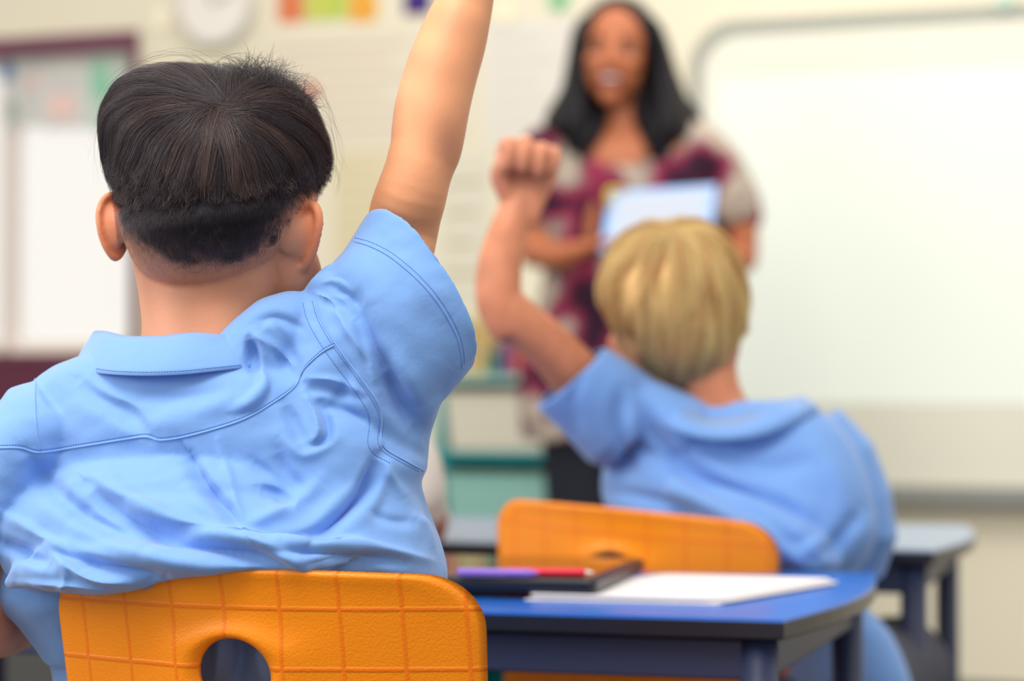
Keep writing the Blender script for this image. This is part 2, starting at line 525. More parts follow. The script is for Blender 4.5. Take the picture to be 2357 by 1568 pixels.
# clock
cs, cz = WS(505, 12)
ck = empty('wall_clock', WP(cs, cz, 0), 'round white wall clock with a grey rim, above the dark haired pupil', 'clock')
def disc(c, r, th, n=64, prof=None):
    R = []
    for (rr, o_) in (prof or [(r * .98, 0), (r, th * .3), (r, th * .8), (r * .97, th)]):
        R.append(np.array([c + WT * rr * math.cos(t) + ZV * rr * math.sin(t) + WN * o_ for t in np.linspace(0, 2 * math.pi, n, endpoint=False)]))
    return rings(R)
rc = 98 / FPX * 6.85
wob('rim', [disc(WP(cs, cz, 0), rc, .035)], mat('grey_clock_rim', lin((206, 204, 194)), .4, .5), ck, smooth=False)
wob('dial', [disc(WP(cs, cz, .035), rc * .88, .002)], mat('white_clock_dial', lin((236, 230, 222)), .5, .4), ck)
hd = mat('grey_clock_hand', lin((120, 122, 118)), .5, .4)
for ang, ln in ((1.9, .045), (.4, .07)):
    dv = WT * math.cos(ang) + ZV * math.sin(ang); nv = np.cross(dv, WN)
    wob('clock_hand', [box_axes(WP(cs, cz, .04) + dv * ln / 2, dv * ln / 2, nv * .003, WN * .001)], hd, ck)

# coloured cards in a row under the ceiling, and charts on the wall
cards = [(640, 700, (222, 132, 84), 'orange alphabet card, first of the coloured row under the ceiling'),
         (704, 800, (188, 204, 92), 'lime green card between the orange and the yellow one'),
         (804, 868, (236, 178, 70), 'yellow orange card near the top of the wall, right of the lime one'),
         (930, 992, (58, 44, 128), 'dark purple and blue card beside the raised arm'),
         (1262, 1312, (140, 196, 150), 'small green card left of the woman, at the top of the wall')]
for i, (a, b, c, l) in enumerate(cards):
    sheet('wall_card', a, -70, b, [52, 46, 50, 34, 20][i], c, .001, l, 'card', 'coloured cards along the top of the wall',
          [(a + 14, 8, a + 40, 30, [(206, 96, 70), (230, 210, 110), (226, 120, 50), (96, 40, 84), (120, 180, 130)][i])])
def chart(x0, y0, x1, y1, col, label, lines, ink):
    o = sheet('wall_chart', x0, y0, x1, y1, col, .0015, label, 'chart', 'pale charts on the back wall')
    s0, s1, z0, z1 = wrect(x0, y0, x1, y1, .003)
    im = mat('faded_chart_ink', lin(ink), .8, .2)
    for k in range(lines):
        z = z1 - (z1 - z0) * (k + 1) / (lines + 1)
        e = s0 + (s1 - s0) * random.uniform(.55, .92)
        wob('printed_line', [wall_box(s0 + (s1 - s0) * .08, e, z - .004, z + .004, .0032, .0026)], im, o)
    return o
chart(600, 66, 1100, 330, (226, 217, 198), 'wide pale poster behind the raised arm, below the coloured cards', 6, (206, 188, 164))
chart(1118, 44, 1338, 330, (224, 219, 210), 'pale lavender grey poster between the raised arm and the woman', 5, (206, 202, 192))
chart(770, 345, 930, 610, (222, 211, 178), 'yellowish cream chart right of the dark haired boy, at ear height', 6, (208, 192, 152))
chart(1020, 350, 1126, 700, (218, 214, 196), 'narrow chart between the big raised arm and the fist', 4, (176, 158, 124))
rd = disc(WP(*WS(716, 212), .004), .022, .004)
tag(wob('sticker', [rd], mat('red_sticker', lin((214, 110, 92)), .6, .3)), 'small red round sticker on the poster beside the boy\'s dark hair', 'sticker')
tag(wob('light_spot_disc', [disc(WP(*WS(375, 45), .002), .03, .006)], mat('cream_disc', lin((250, 240, 214)), .3, .5)), 'cream disc painted for a blurred spot of light left of the clock', 'light_spot')  # pale disc painted for a blurred spot of light
tag(wob('light_spot_disc', [disc(WP(*WS(1163, 32), .005), .026, .006)], mat('cream_disc_small', lin((250, 240, 206)), .3, .5)), 'cream disc painted for a blurred spot of light right of the raised arm', 'light_spot')  # second blurred light spot, painted as a small pale disc

# whiteboard
bs0 = WS(1598, 500)[0]; bs1 = bs0 + 2.0; bz0 = WS(2200, 1128)[1]; bz1 = WS(2050, 28)[1]
wb = empty('whiteboard', WP((bs0 + bs1) / 2, bz0, 0), 'large bright whiteboard with rounded corners on the back wall behind the woman', 'whiteboard')
def rrect(s0, s1, z0, z1, r, o0, o1, n=10):
    pts = []
    for (cx, cz_, a0) in ((s1 - r, z1 - r, 0), (s0 + r, z1 - r, 90), (s0 + r, z0 + r, 180), (s1 - r, z0 + r, 270)):
        for k in range(n + 1):
            a = math.radians(a0 + 90 * k / n); pts.append((cx + r * math.cos(a), cz_ + r * math.sin(a)))
    return rings([np.array([WP(a, b, o) for a, b in pts]) for o in (o0, o1)])
wob('board_frame', [rrect(bs0, bs1, bz0, bz1, .12, 0, .03)], mat('grey_board_frame', lin((158, 160, 150)), .5, .4), wb, bev=.004)
wob('board_surface', [rrect(bs0 + .035, bs1 - .035, bz0 + .01, bz1 - .045, .10, .029, .036)], mat('white_board_enamel', lin((226, 224, 208)), .3, .5), wb)
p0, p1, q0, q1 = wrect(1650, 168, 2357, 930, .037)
wob('projected_glow', [rrect(p0, bs1 - .2, q0, q1, .01, .036, .0375)], mat('projected_glow_paint', lin((210, 214, 204)), .5, .3, emit=(lin((240, 248, 236)), .27)), wb)  # projector light on the board, put in as a glowing patch
wob('pen_tray', [wall_box(bs0 + .3, bs1, bz0 - .035, bz0, .07, 0)], mat('grey_pen_tray', lin((140, 142, 138)), .5, .4), wb, bev=.004)
wob('sensor', [disc(WP(*WS(2318, 8), .03), .02, .02)], mat('pale_green_plastic', lin((190, 220, 200)), .4, .4), wb)

# teal shelf with tubs, things on top
def on_wall_unit():
    OFF = .38
    s0, s1, z0, z1 = wrect(1004, 880, 1330, 1450, OFF)
    z0 = 0
    teal = mat('teal_painted_board', lin((30, 158, 162)), .5, .4)
    r = empty('shelf_unit', WP((s0 + s1) / 2, 0, OFF / 2), 'teal open shelf unit against the back wall left of the woman', 'shelf')
    for a in (s0, s1 - .02): wob('side_panel', [wall_box(a, a + .02, 0, z1, .02, OFF)], teal, r, bev=.002)
    wob('top', [wall_box(s0, s1, z1, z1 + .018, .02, OFF)], mat('pale_teal_top', lin((150, 196, 188)), .4, .5), r, bev=.002)
    for z in (z1 - .195, z1 - .42, z1 - .64): wob('shelf', [wall_box(s0 + .02, s1 - .02, z, z + .018, .02, OFF)], teal, r)
    wob('back_panel', [wall_box(s0, s1, 0, z1, .02, .03)], teal, r)
    def tub(name, a, b, z, h, col, label, grp=None):
        m = mat(name + '_plastic', lin(col), .45, .4)
        t = empty(name, WP((a + b) / 2, z, OFF / 2 + .02), label, 'tub', grp)
        c = [(a, b)]
        R = []
        for (k, hh) in ((.0, 0), (.012, h * .93), (.012, h)):
            R.append(np.array([WP(a - k + .006, z + hh, OFF + k * .3), WP(b + k - .006, z + hh, OFF + k * .3), WP(b + k - .006, z + hh, .06), WP(a - k + .006, z + hh, .06)]))
        wob('body', [rings(R)], m, t, bev=.006)
        wob('rim', [wall_box(a - .008, b + .008, z + h - .012, z + h, .055, OFF + .008)], m, t, bev=.003)
    w_ = s1 - s0 - .05
    tub('storage_tub', s0 + .03, s0 + .03 + w_ * .92, z1 - .176, .15, (214, 210, 192), 'cream white storage tub on the top shelf of the teal unit')
    tub('storage_tub', s0 + .03, s0 + .03 + w_ * .95, z1 - .401, .17, (140, 192, 182), 'mint green storage tub on the second shelf of the teal unit', 'mint tubs in the teal unit')
    tub('storage_tub', s0 + .03, s0 + .03 + w_ * .95, z1 - .621, .17, (140, 192, 182), 'mint green storage tub on the third shelf, below the other mint one', 'mint tubs in the teal unit')
    # books and objects on top
    zt = z1 + .018
    x = s0 + .02
    specs = [(.03, .10, (196, 92, 70), 'low red book at the left end, on the teal shelf'), (.035, .15, (206, 196, 140), 'cream yellow book standing on the teal shelf'),
             (.04, .13, (206, 178, 120), 'ochre book standing on the teal shelf'), (.03, .06, (54, 130, 120), 'short green book lying among the shelf top books'),
             (.03, .09, (120, 84, 130), 'purple book standing on the teal shelf'), (.03, .07, (196, 96, 90), 'coral red book at the right, nearest the woman')]
    for k, (w_, h, c, l) in enumerate(specs):
        b = empty('book', WP(x + w_ / 2, zt, OFF - .1), l, 'book', 'books on top of the teal shelf')
        cm = mat('book_cover', lin(c), .6, .3)
        wob('cover', [wall_box(x, x + .003, zt, zt + h, OFF - .14, OFF - .01), wall_box(x + w_ - .003, x + w_, zt, zt + h, OFF - .14, OFF - .01), wall_box(x, x + w_, zt, zt + h, OFF - .013, OFF - .01)], cm, b)
        wob('pages', [wall_box(x + .003, x + w_ - .003, zt + .003, zt + h - .003, OFF - .137, OFF - .013)], M['paper'], b)
        x += w_ + .004
on_wall_unit()

# ---------------------------------------------------------------- desks
def plane_pt(o, u, v, a, b, z): return np.array([*(np.asarray(o) + np.asarray(u) * a + np.asarray(v) * b), z])
def make_desk(corner, ang, W, D, ztop, topmat, label, grp):
    """corner = near right corner of the top; the desk runs left by W and away by D"""
    c, s = math.cos(ang), math.sin(ang)
    u = np.array([c, -s]); v = np.array([s, c])       # right, away
    t = empty('desk', (*(np.array(corner) - u * W / 2 + v * D / 2), 0), label, 'desk', grp)
    # outline with bowed ends
    out = []
    bow = .03
    for k in range(13):
        q = k / 12; out.append((bow * math.sin(math.pi * q), D * q))
    rd = .02
    for k in range(13):
        q = 1 - k / 12; out.append((-W - bow * math.sin(math.pi * q), D * q))
    P2 = [np.asarray(corner) + u * a + v * b for a, b in out]
    ctr = np.mean(P2, axis=0)
    def ring(z, k): return np.array([[*(ctr + (p - ctr) * k), z] for p in P2])
    wob('desk_top', [rings([ring(ztop - .003, 1.0), ring(ztop, .998)])], topmat, t)
    e = wob('edging', [rings([ring(ztop - .02, .997), ring(ztop - .018, 1.0), ring(ztop - .0035, 1.0), ring(ztop - .0028, .999)])], M['edge'], t)
    ins = .03
    legs = {'nr': (-ins, ins), 'fr': (-ins, D - ins), 'nl': (-W + ins, ins), 'fl': (-W + ins, D - ins)}
    for k, (a, b) in legs.items():
        q = np.asarray(corner) + u * a + v * b
        L = limb([(*q, .015), (*q, ztop - .02)], [.0185, .0185], n=28, smooth=False, ends=False)
        lg = wob('leg', [L], M['frame'], t, smooth=True)
        ft = limb([(*q, .0), (*q, .03)], [.021, .021], n=20, smooth=False, ends=False)
        wob('foot_cap', [ft], M['rubber'], lg, smooth=False)
    def rail(a, b):
        qa = np.asarray(corner) + u * a[0] + v * a[1]; qb = np.asarray(corner) + u * b[0] + v * b[1]
        d = qb - qa; l = np.linalg.norm(d); d /= l; n = np.array([-d[1], d[0]])
        zc = ztop - .0225 - .02
        return box_axes((*((qa + qb) / 2), zc), (*(d * l / 2), 0), (*(n * .010), 0), (0, 0, .02))
    for a, b in (('nr', 'nl'), ('nr', 'fr'), ('nl', 'fl'), ('fr', 'fl')):
        wob('rail', [rail(legs[a], legs[b])], M['frame'], t, bev=.003)
    return t
DZ = .681
make_desk((.262, 2.335), math.radians(17), 1.2, .60, DZ, M['desk_top'], 'blue topped desk with dark legs, holding the tablet and white paper', 'school desks')
make_desk((.575, 3.30), math.radians(15), 1.2, .60, DZ, M['desk_glare'], 'desk with pale glare painted into its top, in front of the blond boy', 'school desks')

# things on the near desk
def deskpt(px, py, z=DZ):
    """a point on the level z seen at a measured place"""
    o = np.array([0, 0, CAM_Z]); r = P(px, py, 1.0) - o
    return o + r * ((z - CAM_Z) / r[2])
def slab(quad, z0, z1, rd=.006, n=5):
    """slab with rounded corners from four plan corners"""
    q = [np.asarray(p)[:2] for p in quad]; pts = []
    for i in range(4):
        a, b, c = q[i - 1], q[i], q[(i + 1) % 4]
        e0 = (a - b) / np.linalg.norm(a - b); e1 = (c - b) / np.linalg.norm(c - b)
        for k in range(n + 1):
            t = k / n
            pts.append(b + e0 * rd * (1 - t) ** 2 + e1 * rd * t ** 2)
    ctr = np.mean(pts, axis=0)
    f = lambda z, k: np.array([[*(ctr + (p - ctr) * k), z] for p in pts])
    return rings([f(z0, .985), f(z0 + (z1 - z0) * .25, 1.0), f(z0 + (z1 - z0) * .75, 1.0), f(z1, .985)])
ta, tb = deskpt(1372, 1386), deskpt(1486, 1332)
dx = np.array([-.245, .075, 0])
tz0, tz1 = DZ + .005, DZ + .020
nb = empty('notepad', (*((deskpt(1660, 1394) + deskpt(1935, 1345)) / 2)[:2], DZ), 'white sheets of paper lying on the blue desk, partly under the tablet', 'paper')
na, nbp = deskpt(1662, 1394), deskpt(1938, 1345)
nd = np.array([-.20, .06, 0])
for k in range(4):
    e = random.uniform(-.004, .004)
    z = DZ + .0019 * k
    wob('sheet', [slab([na + nd + e, na + (e, 0, 0), nbp + (e - .002 * k, 0, 0), nbp + nd], z, z + .0017, .02 if k else .004)], M['paper'], nb)
tz0, tz1 = DZ + .0080, DZ + .0235
tb_ = empty('tablet', (*((ta + tb + dx) / 2)[:2], tz0), 'black tablet lying flat on the blue desk with a glossy screen', 'tablet')
wob('case', [slab([ta + dx, ta, tb, tb + dx], tz0, tz1, .012)], M['black_plastic'], tb_, smooth=False, bev=.002)
ctr = (ta + tb + dx) / 2
wob('screen', [slab([ctr + (p - ctr) * .92 for p in (ta + dx, ta, tb, tb + dx)], tz1 - .001, tz1 + .0006, .006)], M['glass_black'], tb_)
def pen(p, dirn, L, m, label, z, cap=None):
    dirn = np.asarray(dirn, float); dirn /= np.linalg.norm(dirn); p = np.array([p[0], p[1], z])
    t = empty('pen', p, label, 'pen', 'pens on the tablet')
    wob('barrel', [limb([p - dirn * L / 2, p + dirn * L * .38], [.0042, .0042], smooth=False)], m, t, smooth=True)
    wob('tip', [limb([p + dirn * L * .38, p + dirn * L / 2], [.0036, .0008], smooth=False)], cap or M['rubber_white'], t, smooth=True)
zp = tz1 + .0006 + .0043
pen(deskpt(1150, 1318, zp), (1, -.22, 0), .085, M['pen_purple'], 'purple pen lying on the tablet, left of the red one', zp, M['pen_purple'])
pen(deskpt(1268, 1317, zp), (1, -.16, 0), .09, M['pen_red'], 'red pen lying across the far edge of the tablet', zp, M['rubber_white'])
pe = deskpt(1040, 1318)
tag(wob('eraser', [slab([pe + (-.02, -.01, 0), pe + (.012, -.018, 0), pe + (.018, .006, 0), pe + (-.014, .014, 0)], DZ, DZ + .016, .006)], M['rubber_white'], bev=.002), 'small white eraser on the blue desk by the pupil\'s elbow', 'eraser')

# ---------------------------------------------------------------- chairs
CW, CH = .187, .36     # half width, height of the back
def shell_back():
    """outline with an oval hand hole, bent round the sitter"""
    NS = 200
    tt = np.linspace(0, 2 * math.pi, NS, endpoint=False)
    hc = np.array([-.009, .275])           # hole centre on the flat sheet
    def outer(a):
        # rounded rectangle by marching: x in +-CW, y in 0..CH
        d = np.array([math.cos(a), math.sin(a)]); lo, hi = 0, .6
        def inside(p):
            hw = CW * (1 - .07 * (1 - p[1] / CH))
            top = CH - .006 * (p[0] / CW) ** 2
            r = .042
            x, y = abs(p[0]), p[1]
            if x > hw or y > top or y < 0: return False
            if x > hw - r and y > top - r: return (x - hw + r) ** 2 + (y - top + r) ** 2 <= r * r
            return True
        for _ in range(26):
            m = (lo + hi) / 2
            if inside(hc + d * m): lo = m
            else: hi = m
        return hc + d * lo
    O = np.array([outer(a) for a in tt])
    H = np.array([hc + np.array([.0315 * math.cos(a), .029 * math.sin(a)]) for a in tt])
    prof = []   # t, thickness offset (outer face); builds outer face, rim, inner face, hole rim
    fr = [0, .04, .09, .16, .3, .45, .6, .75, .86, .93, .97, 1.0]
    lip = [.0, .0045, .0055, .003, .0, 0, 0, 0, .001, .0025, .002, -.003]
    Rr = []; UV = []
    def bend(p2, o):
        x, y = p2[:, 0], p2[:, 1]
        yy = -.0 - o + 1.5 * x ** 2 * (1 + 0 * y) + .22 * (CH - y) - .0 + .35 * np.maximum(.1 - y, 0) ** 2 * 10
        return np.stack([x, yy, y], 1)
    for f, l in zip(fr, lip):
        p2 = H + (O - H) * f; Rr.append(bend(p2, l)); UV.append(p2)
    for f, l in zip(fr[::-1], lip[::-1]):
        p2 = H + (O - H) * f; Rr.append(bend(p2, -.006 - max(l, 0) * .5 if f < 1 else -.003)); UV.append(p2)
    n = NS; V = np.vstack(Rr); F = []
    K = len(Rr)
    for i in range(K):
        a = i * n; b = ((i + 1) % K) * n
        for j in range(n):
            k = (j + 1) % n; F.append((a + j, a + k, b + k, b + j))
    uv = np.vstack(UV) / .0465
    uv[:, 0] += .27; uv[:, 1] = (np.vstack(UV)[:, 1] - CH) / .048 + .65
    return V, np.array(F), uv
SB = shell_back()
def make_chair():
    t = empty('school_chair', (0, 0, 0), 'orange', 'chair', 'orange school chairs')
    V, F, uv = SB
    V = V.copy(); V[:, 2] += .405
    o = mesh_from('backrest', V, F, M['orange'], True, uv=uv, parent=t)
    R = []
    for y in np.linspace(.03, .40, 12):
        hw = .175 + .015 * math.sin((y - .03) / .37 * math.pi)
        x = np.linspace(-hw, hw, 15); zt = .425 + .25 * x ** 2 + .015 * math.cos((y - .2) * 8) - (.5 * max(0, y - .36))
        top = np.stack([x, np.full(15, y), zt], 1); bot = top[::-1].copy(); bot[:, 2] -= .006
        R.append(np.vstack([top, bot]))
    V, F = rings(R)
    mesh_from('seat', V, F, M['orange_plain'], True, parent=t)
    for sx in (-1, 1):
        x = sx * .15
        pts = [(x * 1.15, .0, .012), (x, .10, .40), (x, .32, .41), (x * 1.2, .42, .012)]
        fr = wob('leg_frame', [limb([pts[0], pts[1]], [.010, .010], smooth=False), limb([pts[1], pts[2]], [.010, .010], smooth=False), limb([pts[2], pts[3]], [.010, .010], smooth=False)], M['steel'], t, smooth=True)
        for p in (pts[0], pts[3]): wob('foot_cap', [limb([(p[0], p[1], .012), (p[0], p[1], .03)], [.0125, .0125], smooth=False)], M['rubber'], fr, smooth=True)
    for y in (.12, .31): wob('cross_bar', [limb([(-.15, y, .40), (.15, y, .40)], [.009, .009], smooth=False)], M['steel'], t, smooth=True)
    return t
def copy_tree(o, parent=None):
    c = o.copy(); sc.collection.objects.link(c)
    if parent is not None: c.parent = parent
    for ch in list(o.children): copy_tree(ch, c)
    return c
chair1 = make_chair()
chair2 = copy_tree(chair1); chair3 = copy_tree(chair1)
def put(o, x, y, rz, label, ry=0, z=0):
    o.location = (x, y, z); o.rotation_euler = (0, ry, -rz); o['label'] = label
put(chair1, -.216, 1.885, math.radians(17), 'orange plastic school chair of the dark haired boy, nearest, grid pattern and oval hole')
put(chair2, .080, 2.93, math.radians(23), 'orange plastic school chair of the blond boy, behind the blue desk', ry=math.radians(4), z=-.005)
put(chair3, -.37, 3.07, math.radians(17), 'orange plastic school chair under the pupil in the white shirt')
# ---------------------------------------------------------------- people: shared builders
def rotm(yaw=0, pitch=0, roll=0):
    return np.array(Matrix.Rotation(yaw, 3, 'Z') @ Matrix.Rotation(roll, 3, 'Y') @ Matrix.Rotation(pitch, 3, 'X'))
def place(piece, R, c, s=1.0):
    V, F = piece
    return np.asarray(V) * s @ R.T + c, F

def ear_piece(c, up, e, out, h, w):
    """auricle: c middle, up its long axis, e from the root to the rim, out = towards its hollow side"""
    n = 44
    t = np.linspace(0, 2 * math.pi, n, endpoint=False)
    a, b = np.sin(t), np.cos(t)                 # a along up, b along e
    wid = w * (.5 + .09 * a) * (1 + .06 * b)
    O = np.outer(a * h / 2, up) + np.outer(b * wid, e)
    R = []
    def sheet_(k, off): return c + O * k + np.outer(np.full(n, off), out)
    # hollow side, from the middle outwards, then round the rolled rim and back on the rear side
    for k, o_ in ((.06, -.0065), (.3, -.0065), (.48, -.003), (.6, .0005), (.7, -.0012), (.8, -.001), (.9, .0032), (.97, .0038), (1.0, .0012), (1.0, -.0016),
                  (.96, -.0045), (.88, -.0056), (.80, -.0038), (.72, -.0022), (.64, -.0050), (.55, -.0130), (.44, -.0205), (.28, -.0245), (.06, -.0255)):
        R.append(sheet_(k, o_))
    return rings(R)

def head_pieces(s=1.0, cranium=True, ears=True, smile=False):
    p = []
    if cranium: p.append(blob((0, -.015, .028), (.074, .094, .084)))
    p += [blob((0, .032, -.025), (.059, .060, .080)), blob((0, .02, -.058), (.052, .056, .044)), blob((0, .070, -.093), (.021, .017, .018)),
          blob((-.028, .074, .020), (.026, .012, .008)), blob((.028, .074, .020), (.026, .012, .008)),
          limb([(0, .082, .016), (0, .097, -.010), (0, .106, -.028)], [.0065, .0075, .010], 16),
          blob((-.011, .094, -.030), (.007, .008, .006)), blob((.011, .094, -.030), (.007, .008, .006)),
          blob((-.036, .066, -.022), (.020, .018, .018)), blob((.036, .066, -.022), (.020, .018, .018)),
          limb([(-.023, .080, -.053), (-.008, .0905, -.0505), (0, .0915, -.0515), (.008, .0905, -.0505), (.023, .080, -.053)], [.0025, .0045, .004, .0045, .0025], 12),
          limb([(-.020, .080, -.058 - .004 * smile), (0, .0905, -.064 - .003 * smile), (.020, .080, -.058 - .004 * smile)], [.0025, .0055, .0025], 12)]
    if ears:
        for sx in (-1, 1):
            p.append(ear_piece(np.array([sx * .081, -.006, -.004]), np.array([0, -.12, .99]), np.array([sx * .45, -.89, 0]), np.array([sx * .89, .45, 0]), .058, .034))
    return p

def hand(w, f, n, s=1.0, curl=0.3, side=1, spread=.08, fold=None):
    """palm and five fingers: w wrist, f towards the fingers, n where the palm faces, side = +1 thumb on f x n"""
    f = np.asarray(f, float); f /= np.linalg.norm(f); n = np.asarray(n, float); n -= f * (n @ f); n /= np.linalg.norm(n)
    r = np.cross(f, n) * side
    P_ = lambda a, b, c: np.asarray(w) + (f * a + r * b + n * c) * s
    pcs = []
    R = []
    for a, hw, th in ((-.012, .022, .016), (.0, .024, .0165), (.02, .030, .0165), (.045, .038, .0155), (.07, .041, .013), (.083, .040, .011), (.09, .036, .006)):
        R.append(ell(P_(a, .001, 0), r * hw * s, n * th * s, 24, 2.6))
    pcs.append(rings(R))
    L = [(.041, .025, .021), (.045, .029, .022), (.042, .027, .021), (.033, .020, .018)]
    for i, b in enumerate((.029, .010, -.010, -.028)):
        c_ = curl if not isinstance(curl, (list, tuple)) else curl[i]
        p = P_(.082 - .004 * abs(i - 1), b, 0); ang = c_ * 1.0; dirb = spread * (1.2 - i * .8)
        pts = [P_(.06, b * .95, 0), p]
        for k, l in enumerate(L[i]):
            d = f * math.cos(ang) + n * math.sin(ang) + r * dirb * math.cos(ang)
            p = p + d * l * s; pts.append(p); ang += c_ * 1.15
        pcs.append(limb(pts, np.array([.0085, .0094, .0088, .0080, .0068]) * s * (1 - .06 * (i == 3)), 14, 5))
    tc = fold if fold is not None else curl if not isinstance(curl, (list, tuple)) else curl[0]
    if tc > 1.0: th = [P_(.018, .020, .006), P_(.045, .036, .020), P_(.070, .022, .036), P_(.078, -.002, .038)]
    else: th = [P_(.015, .020, .004), P_(.036, .042, .012), P_(.060, .056, .018), P_(.082, .060, .020)]
    pcs.append(limb(th, np.array([.0125, .0115, .0095, .0080]) * s, 14, 5))
    return pcs

def leg_pieces(hip, knee, ankle, foot, s=1.0):
    hip, knee, ankle, foot = map(np.asarray, (hip, knee, ankle, foot))
    return [limb([hip, (hip + knee) / 2, knee, knee * .55 + ankle * .45 + np.array([0, -.012, 0]), ankle, ankle * .3 + foot * .7], np.array([.078, .066, .050, .047, .031, .026]) * s, 22)]

def shoe_piece(ank, toe, s=1.0):
    ank, toe = np.asarray(ank, float), np.asarray(toe, float)
    d = toe - ank; d[2] = 0; L = np.linalg.norm(d); d /= L; r = np.array([d[1], -d[0], 0])
    R = []
    for k, hw, h in ((-.26, .02, .03), (-.22, .030, .055), (0, .034, .075), (.25, .036, .062), (.5, .041, .045), (.8, .040, .034), (.98, .026, .026), (1.03, .012, .016)):
        c = ank + d * L * k; c[2] = h * s / 2 + .002
        R.append(ell(c, r * hw * s, np.array([0, 0, h * s / 2]), 20, 3))
    return rings(R)

def body(parent, pieces, vox, base, tweak=None, it=3, name='body', m='skin', post=None):
    V, F = union(pieces, vox, it)
    if post: V = post(V, F)
    col = np.tile(np.array(lin(base)), (len(V), 1))
    if tweak: col = tweak(V, normals(V, F), col)
    return mesh_from(name, V, F, M[m], True, col=col, parent=parent)

class Hull:
    """star shaped head of hair: measured outline round a centre, own depth"""
    def __init__(s, c_px, d, outline, back, front, hole=None):
        s.c = P(*c_px, d); s.d = d
        o = np.array(outline, float) - np.array(c_px)
        ph = np.arctan2(-o[:, 1], o[:, 0]); r = np.hypot(o[:, 0], o[:, 1]) / FPX * d
        k = np.argsort(ph); ph, r = ph[k], r[k]
        s.ph = np.r_[ph - 2 * math.pi, ph, ph + 2 * math.pi]; s.r = np.r_[r, r, r]
        s.back, s.front = back, front
        g = np.linspace(-math.pi, math.pi, 361); rr = np.interp(g, s.ph, s.r)
        ker = np.array([1, 4, 6, 4, 1.]) / 16
        for _ in range(3): rr = np.convolve(np.r_[rr[-3:-1], rr, rr[1:3]], ker, 'valid')
        s.g, s.rr = g, rr; s.mean = rr.mean()
    def rho(s, ph): return np.interp(ph, s.g, s.rr)
    def pt(s, S, off=0.0):
        """S unit vectors in world axes -> surface point, moved inwards by off"""
        ph = np.arctan2(S @ UPV, S[:, 0]); sa = np.sqrt(np.clip(1 - (S @ FWV) ** 2, 0, 1))
        rho = s.rho(ph) * sa + s.mean * (1 - sa)
        lat = S - np.outer(S @ FWV, FWV)
        dep = S @ FWV
        D = np.where(dep < 0, s.back, s.front)
        v = lat * rho[:, None] + np.outer(dep * D, FWV)
        L = np.linalg.norm(v, axis=1)
        k = (L - off) / L
        return s.c + v * k[:, None]
def unit(v): v = np.asarray(v, float); return v / (np.linalg.norm(v, axis=-1, keepdims=True) + 1e-12)
def sphere_dirs(n=96, m=64):
    R = []
    for i in range(1, m):
        a = math.pi * i / m
        R.append(np.array([(math.sin(a) * math.cos(t), -math.cos(a), math.sin(a) * math.sin(t)) for t in np.linspace(0, 2 * math.pi, n, endpoint=False)]))
    return rings(R)
def cranium_from(h, off):
    S, F = sphere_dirs(); S[-2] = (0, -1, 0); S[-1] = (0, 1, 0); S = unit(S)
    q = h.pt(S, 0); x, y, d = proj(q)
    return h.pt(S, off(x, y, d)), F
def flow(h, W, start, steps, step, grav, swirl, stop, jit=0):
    """trace hair over the hull: start N x 3 unit dirs -> N x K x 3 unit dirs"""
    S = unit(start); out = [S]
    down = -UPV
    for k in range(steps - 1):
        t = -(W - S * (S @ W)[:, None]); t = unit(t)
        sw = np.cross(W, S); sw = unit(sw)
        g = down - S * (S @ down)[:, None]
        d = unit(t * 1.0 + sw * swirl * math.exp(-k * .35) + g * grav * (k / steps))
        N_ = unit(S + d * step[:, None])
        q = h.pt(N_, 0); x, y, dd = proj(q)
        hold = (y > stop(x, dd) + jit)[:, None]
        # past the cutting line the hair only bends in, it does not travel on
        S = np.where(hold, unit(S + d * step[:, None] * .05), N_)
        out.append(S)
    return np.stack(out, 1)
# ---------------------------------------------------------------- dark haired boy in front
pA = empty('person', (-.18, 2.08, 0), 'dark haired boy in a pale blue school shirt, right arm raised, seen from behind', 'person')
OUT_A = [(262, 452), (246, 405), (236, 350), (226, 292), (232, 250), (248, 220), (274, 186), (310, 163), (350, 150), (400, 145), (450, 141), (500, 143),
         (540, 150), (600, 158), (650, 178), (695, 204), (726, 244), (750, 288), (764, 330), (767, 372), (762, 408), (748, 438), (733, 470), (708, 520),
         (672, 580), (620, 636), (560, 670), (480, 690), (400, 680), (345, 650), (305, 610), (285, 560), (268, 500)]
HA = Hull((500, 405), 2.03, OUT_A, .108, .095)
def offA(x, y, d):
    return .0135 * (1 - sstep(410, 500, y + (x - 500) * .12)) + .0022
cr_A = cranium_from(HA, offA)
RA = rotm(math.radians(-20), math.radians(5), math.radians(2))
cA = P(486, 515, 2.045)
hp = [place(p, RA, cA, 1.07) for p in head_pieces(ears=False, cranium=False)]
# ears, each at its measured place
ea_r = ear_piece(P(704, 547, 2.003), unit([.12, -.15, 1.]), unit([.62, -.62, .12]), unit([.78, .62, 0]), .062, .036)
ea_l = ear_piece(P(262, 522, 2.045), unit([-.02, -.12, 1.]), unit([-.78, -.48, .05]), unit([-.5, .86, 0]), .060, .030)
neck = rows([(520, 330, 640, 2.045, .056), (590, 302, 668, 2.045, .060), (640, 309, 664, 2.045, .058), (700, 318, 650, 2.04, .056), (770, 322, 640, 2.035, .058), (840, 290, 690, 2.035, .066), (900, 220, 760, 2.04, .075)], e=2.2, shear=-.2)
jaw_side = limb([P(640, 560, 2.02), P(672, 640, 2.03), P(640, 720, 2.06)], [.026, .026, .03])
torsoA = rows([(880, 260, 740, 2.05, .05), (940, 160, 820, 2.05, .072), (1050, 110, 850, 2.055, .08), (1200, 180, 860, 2.06, .08), (1350, 220, 860, 2.08, .08), (1560, 190, 880, 2.11, .08), (1740, 150, 930, 2.13, .09), (1800, 180, 900, 2.13, .07)], e=2.4)
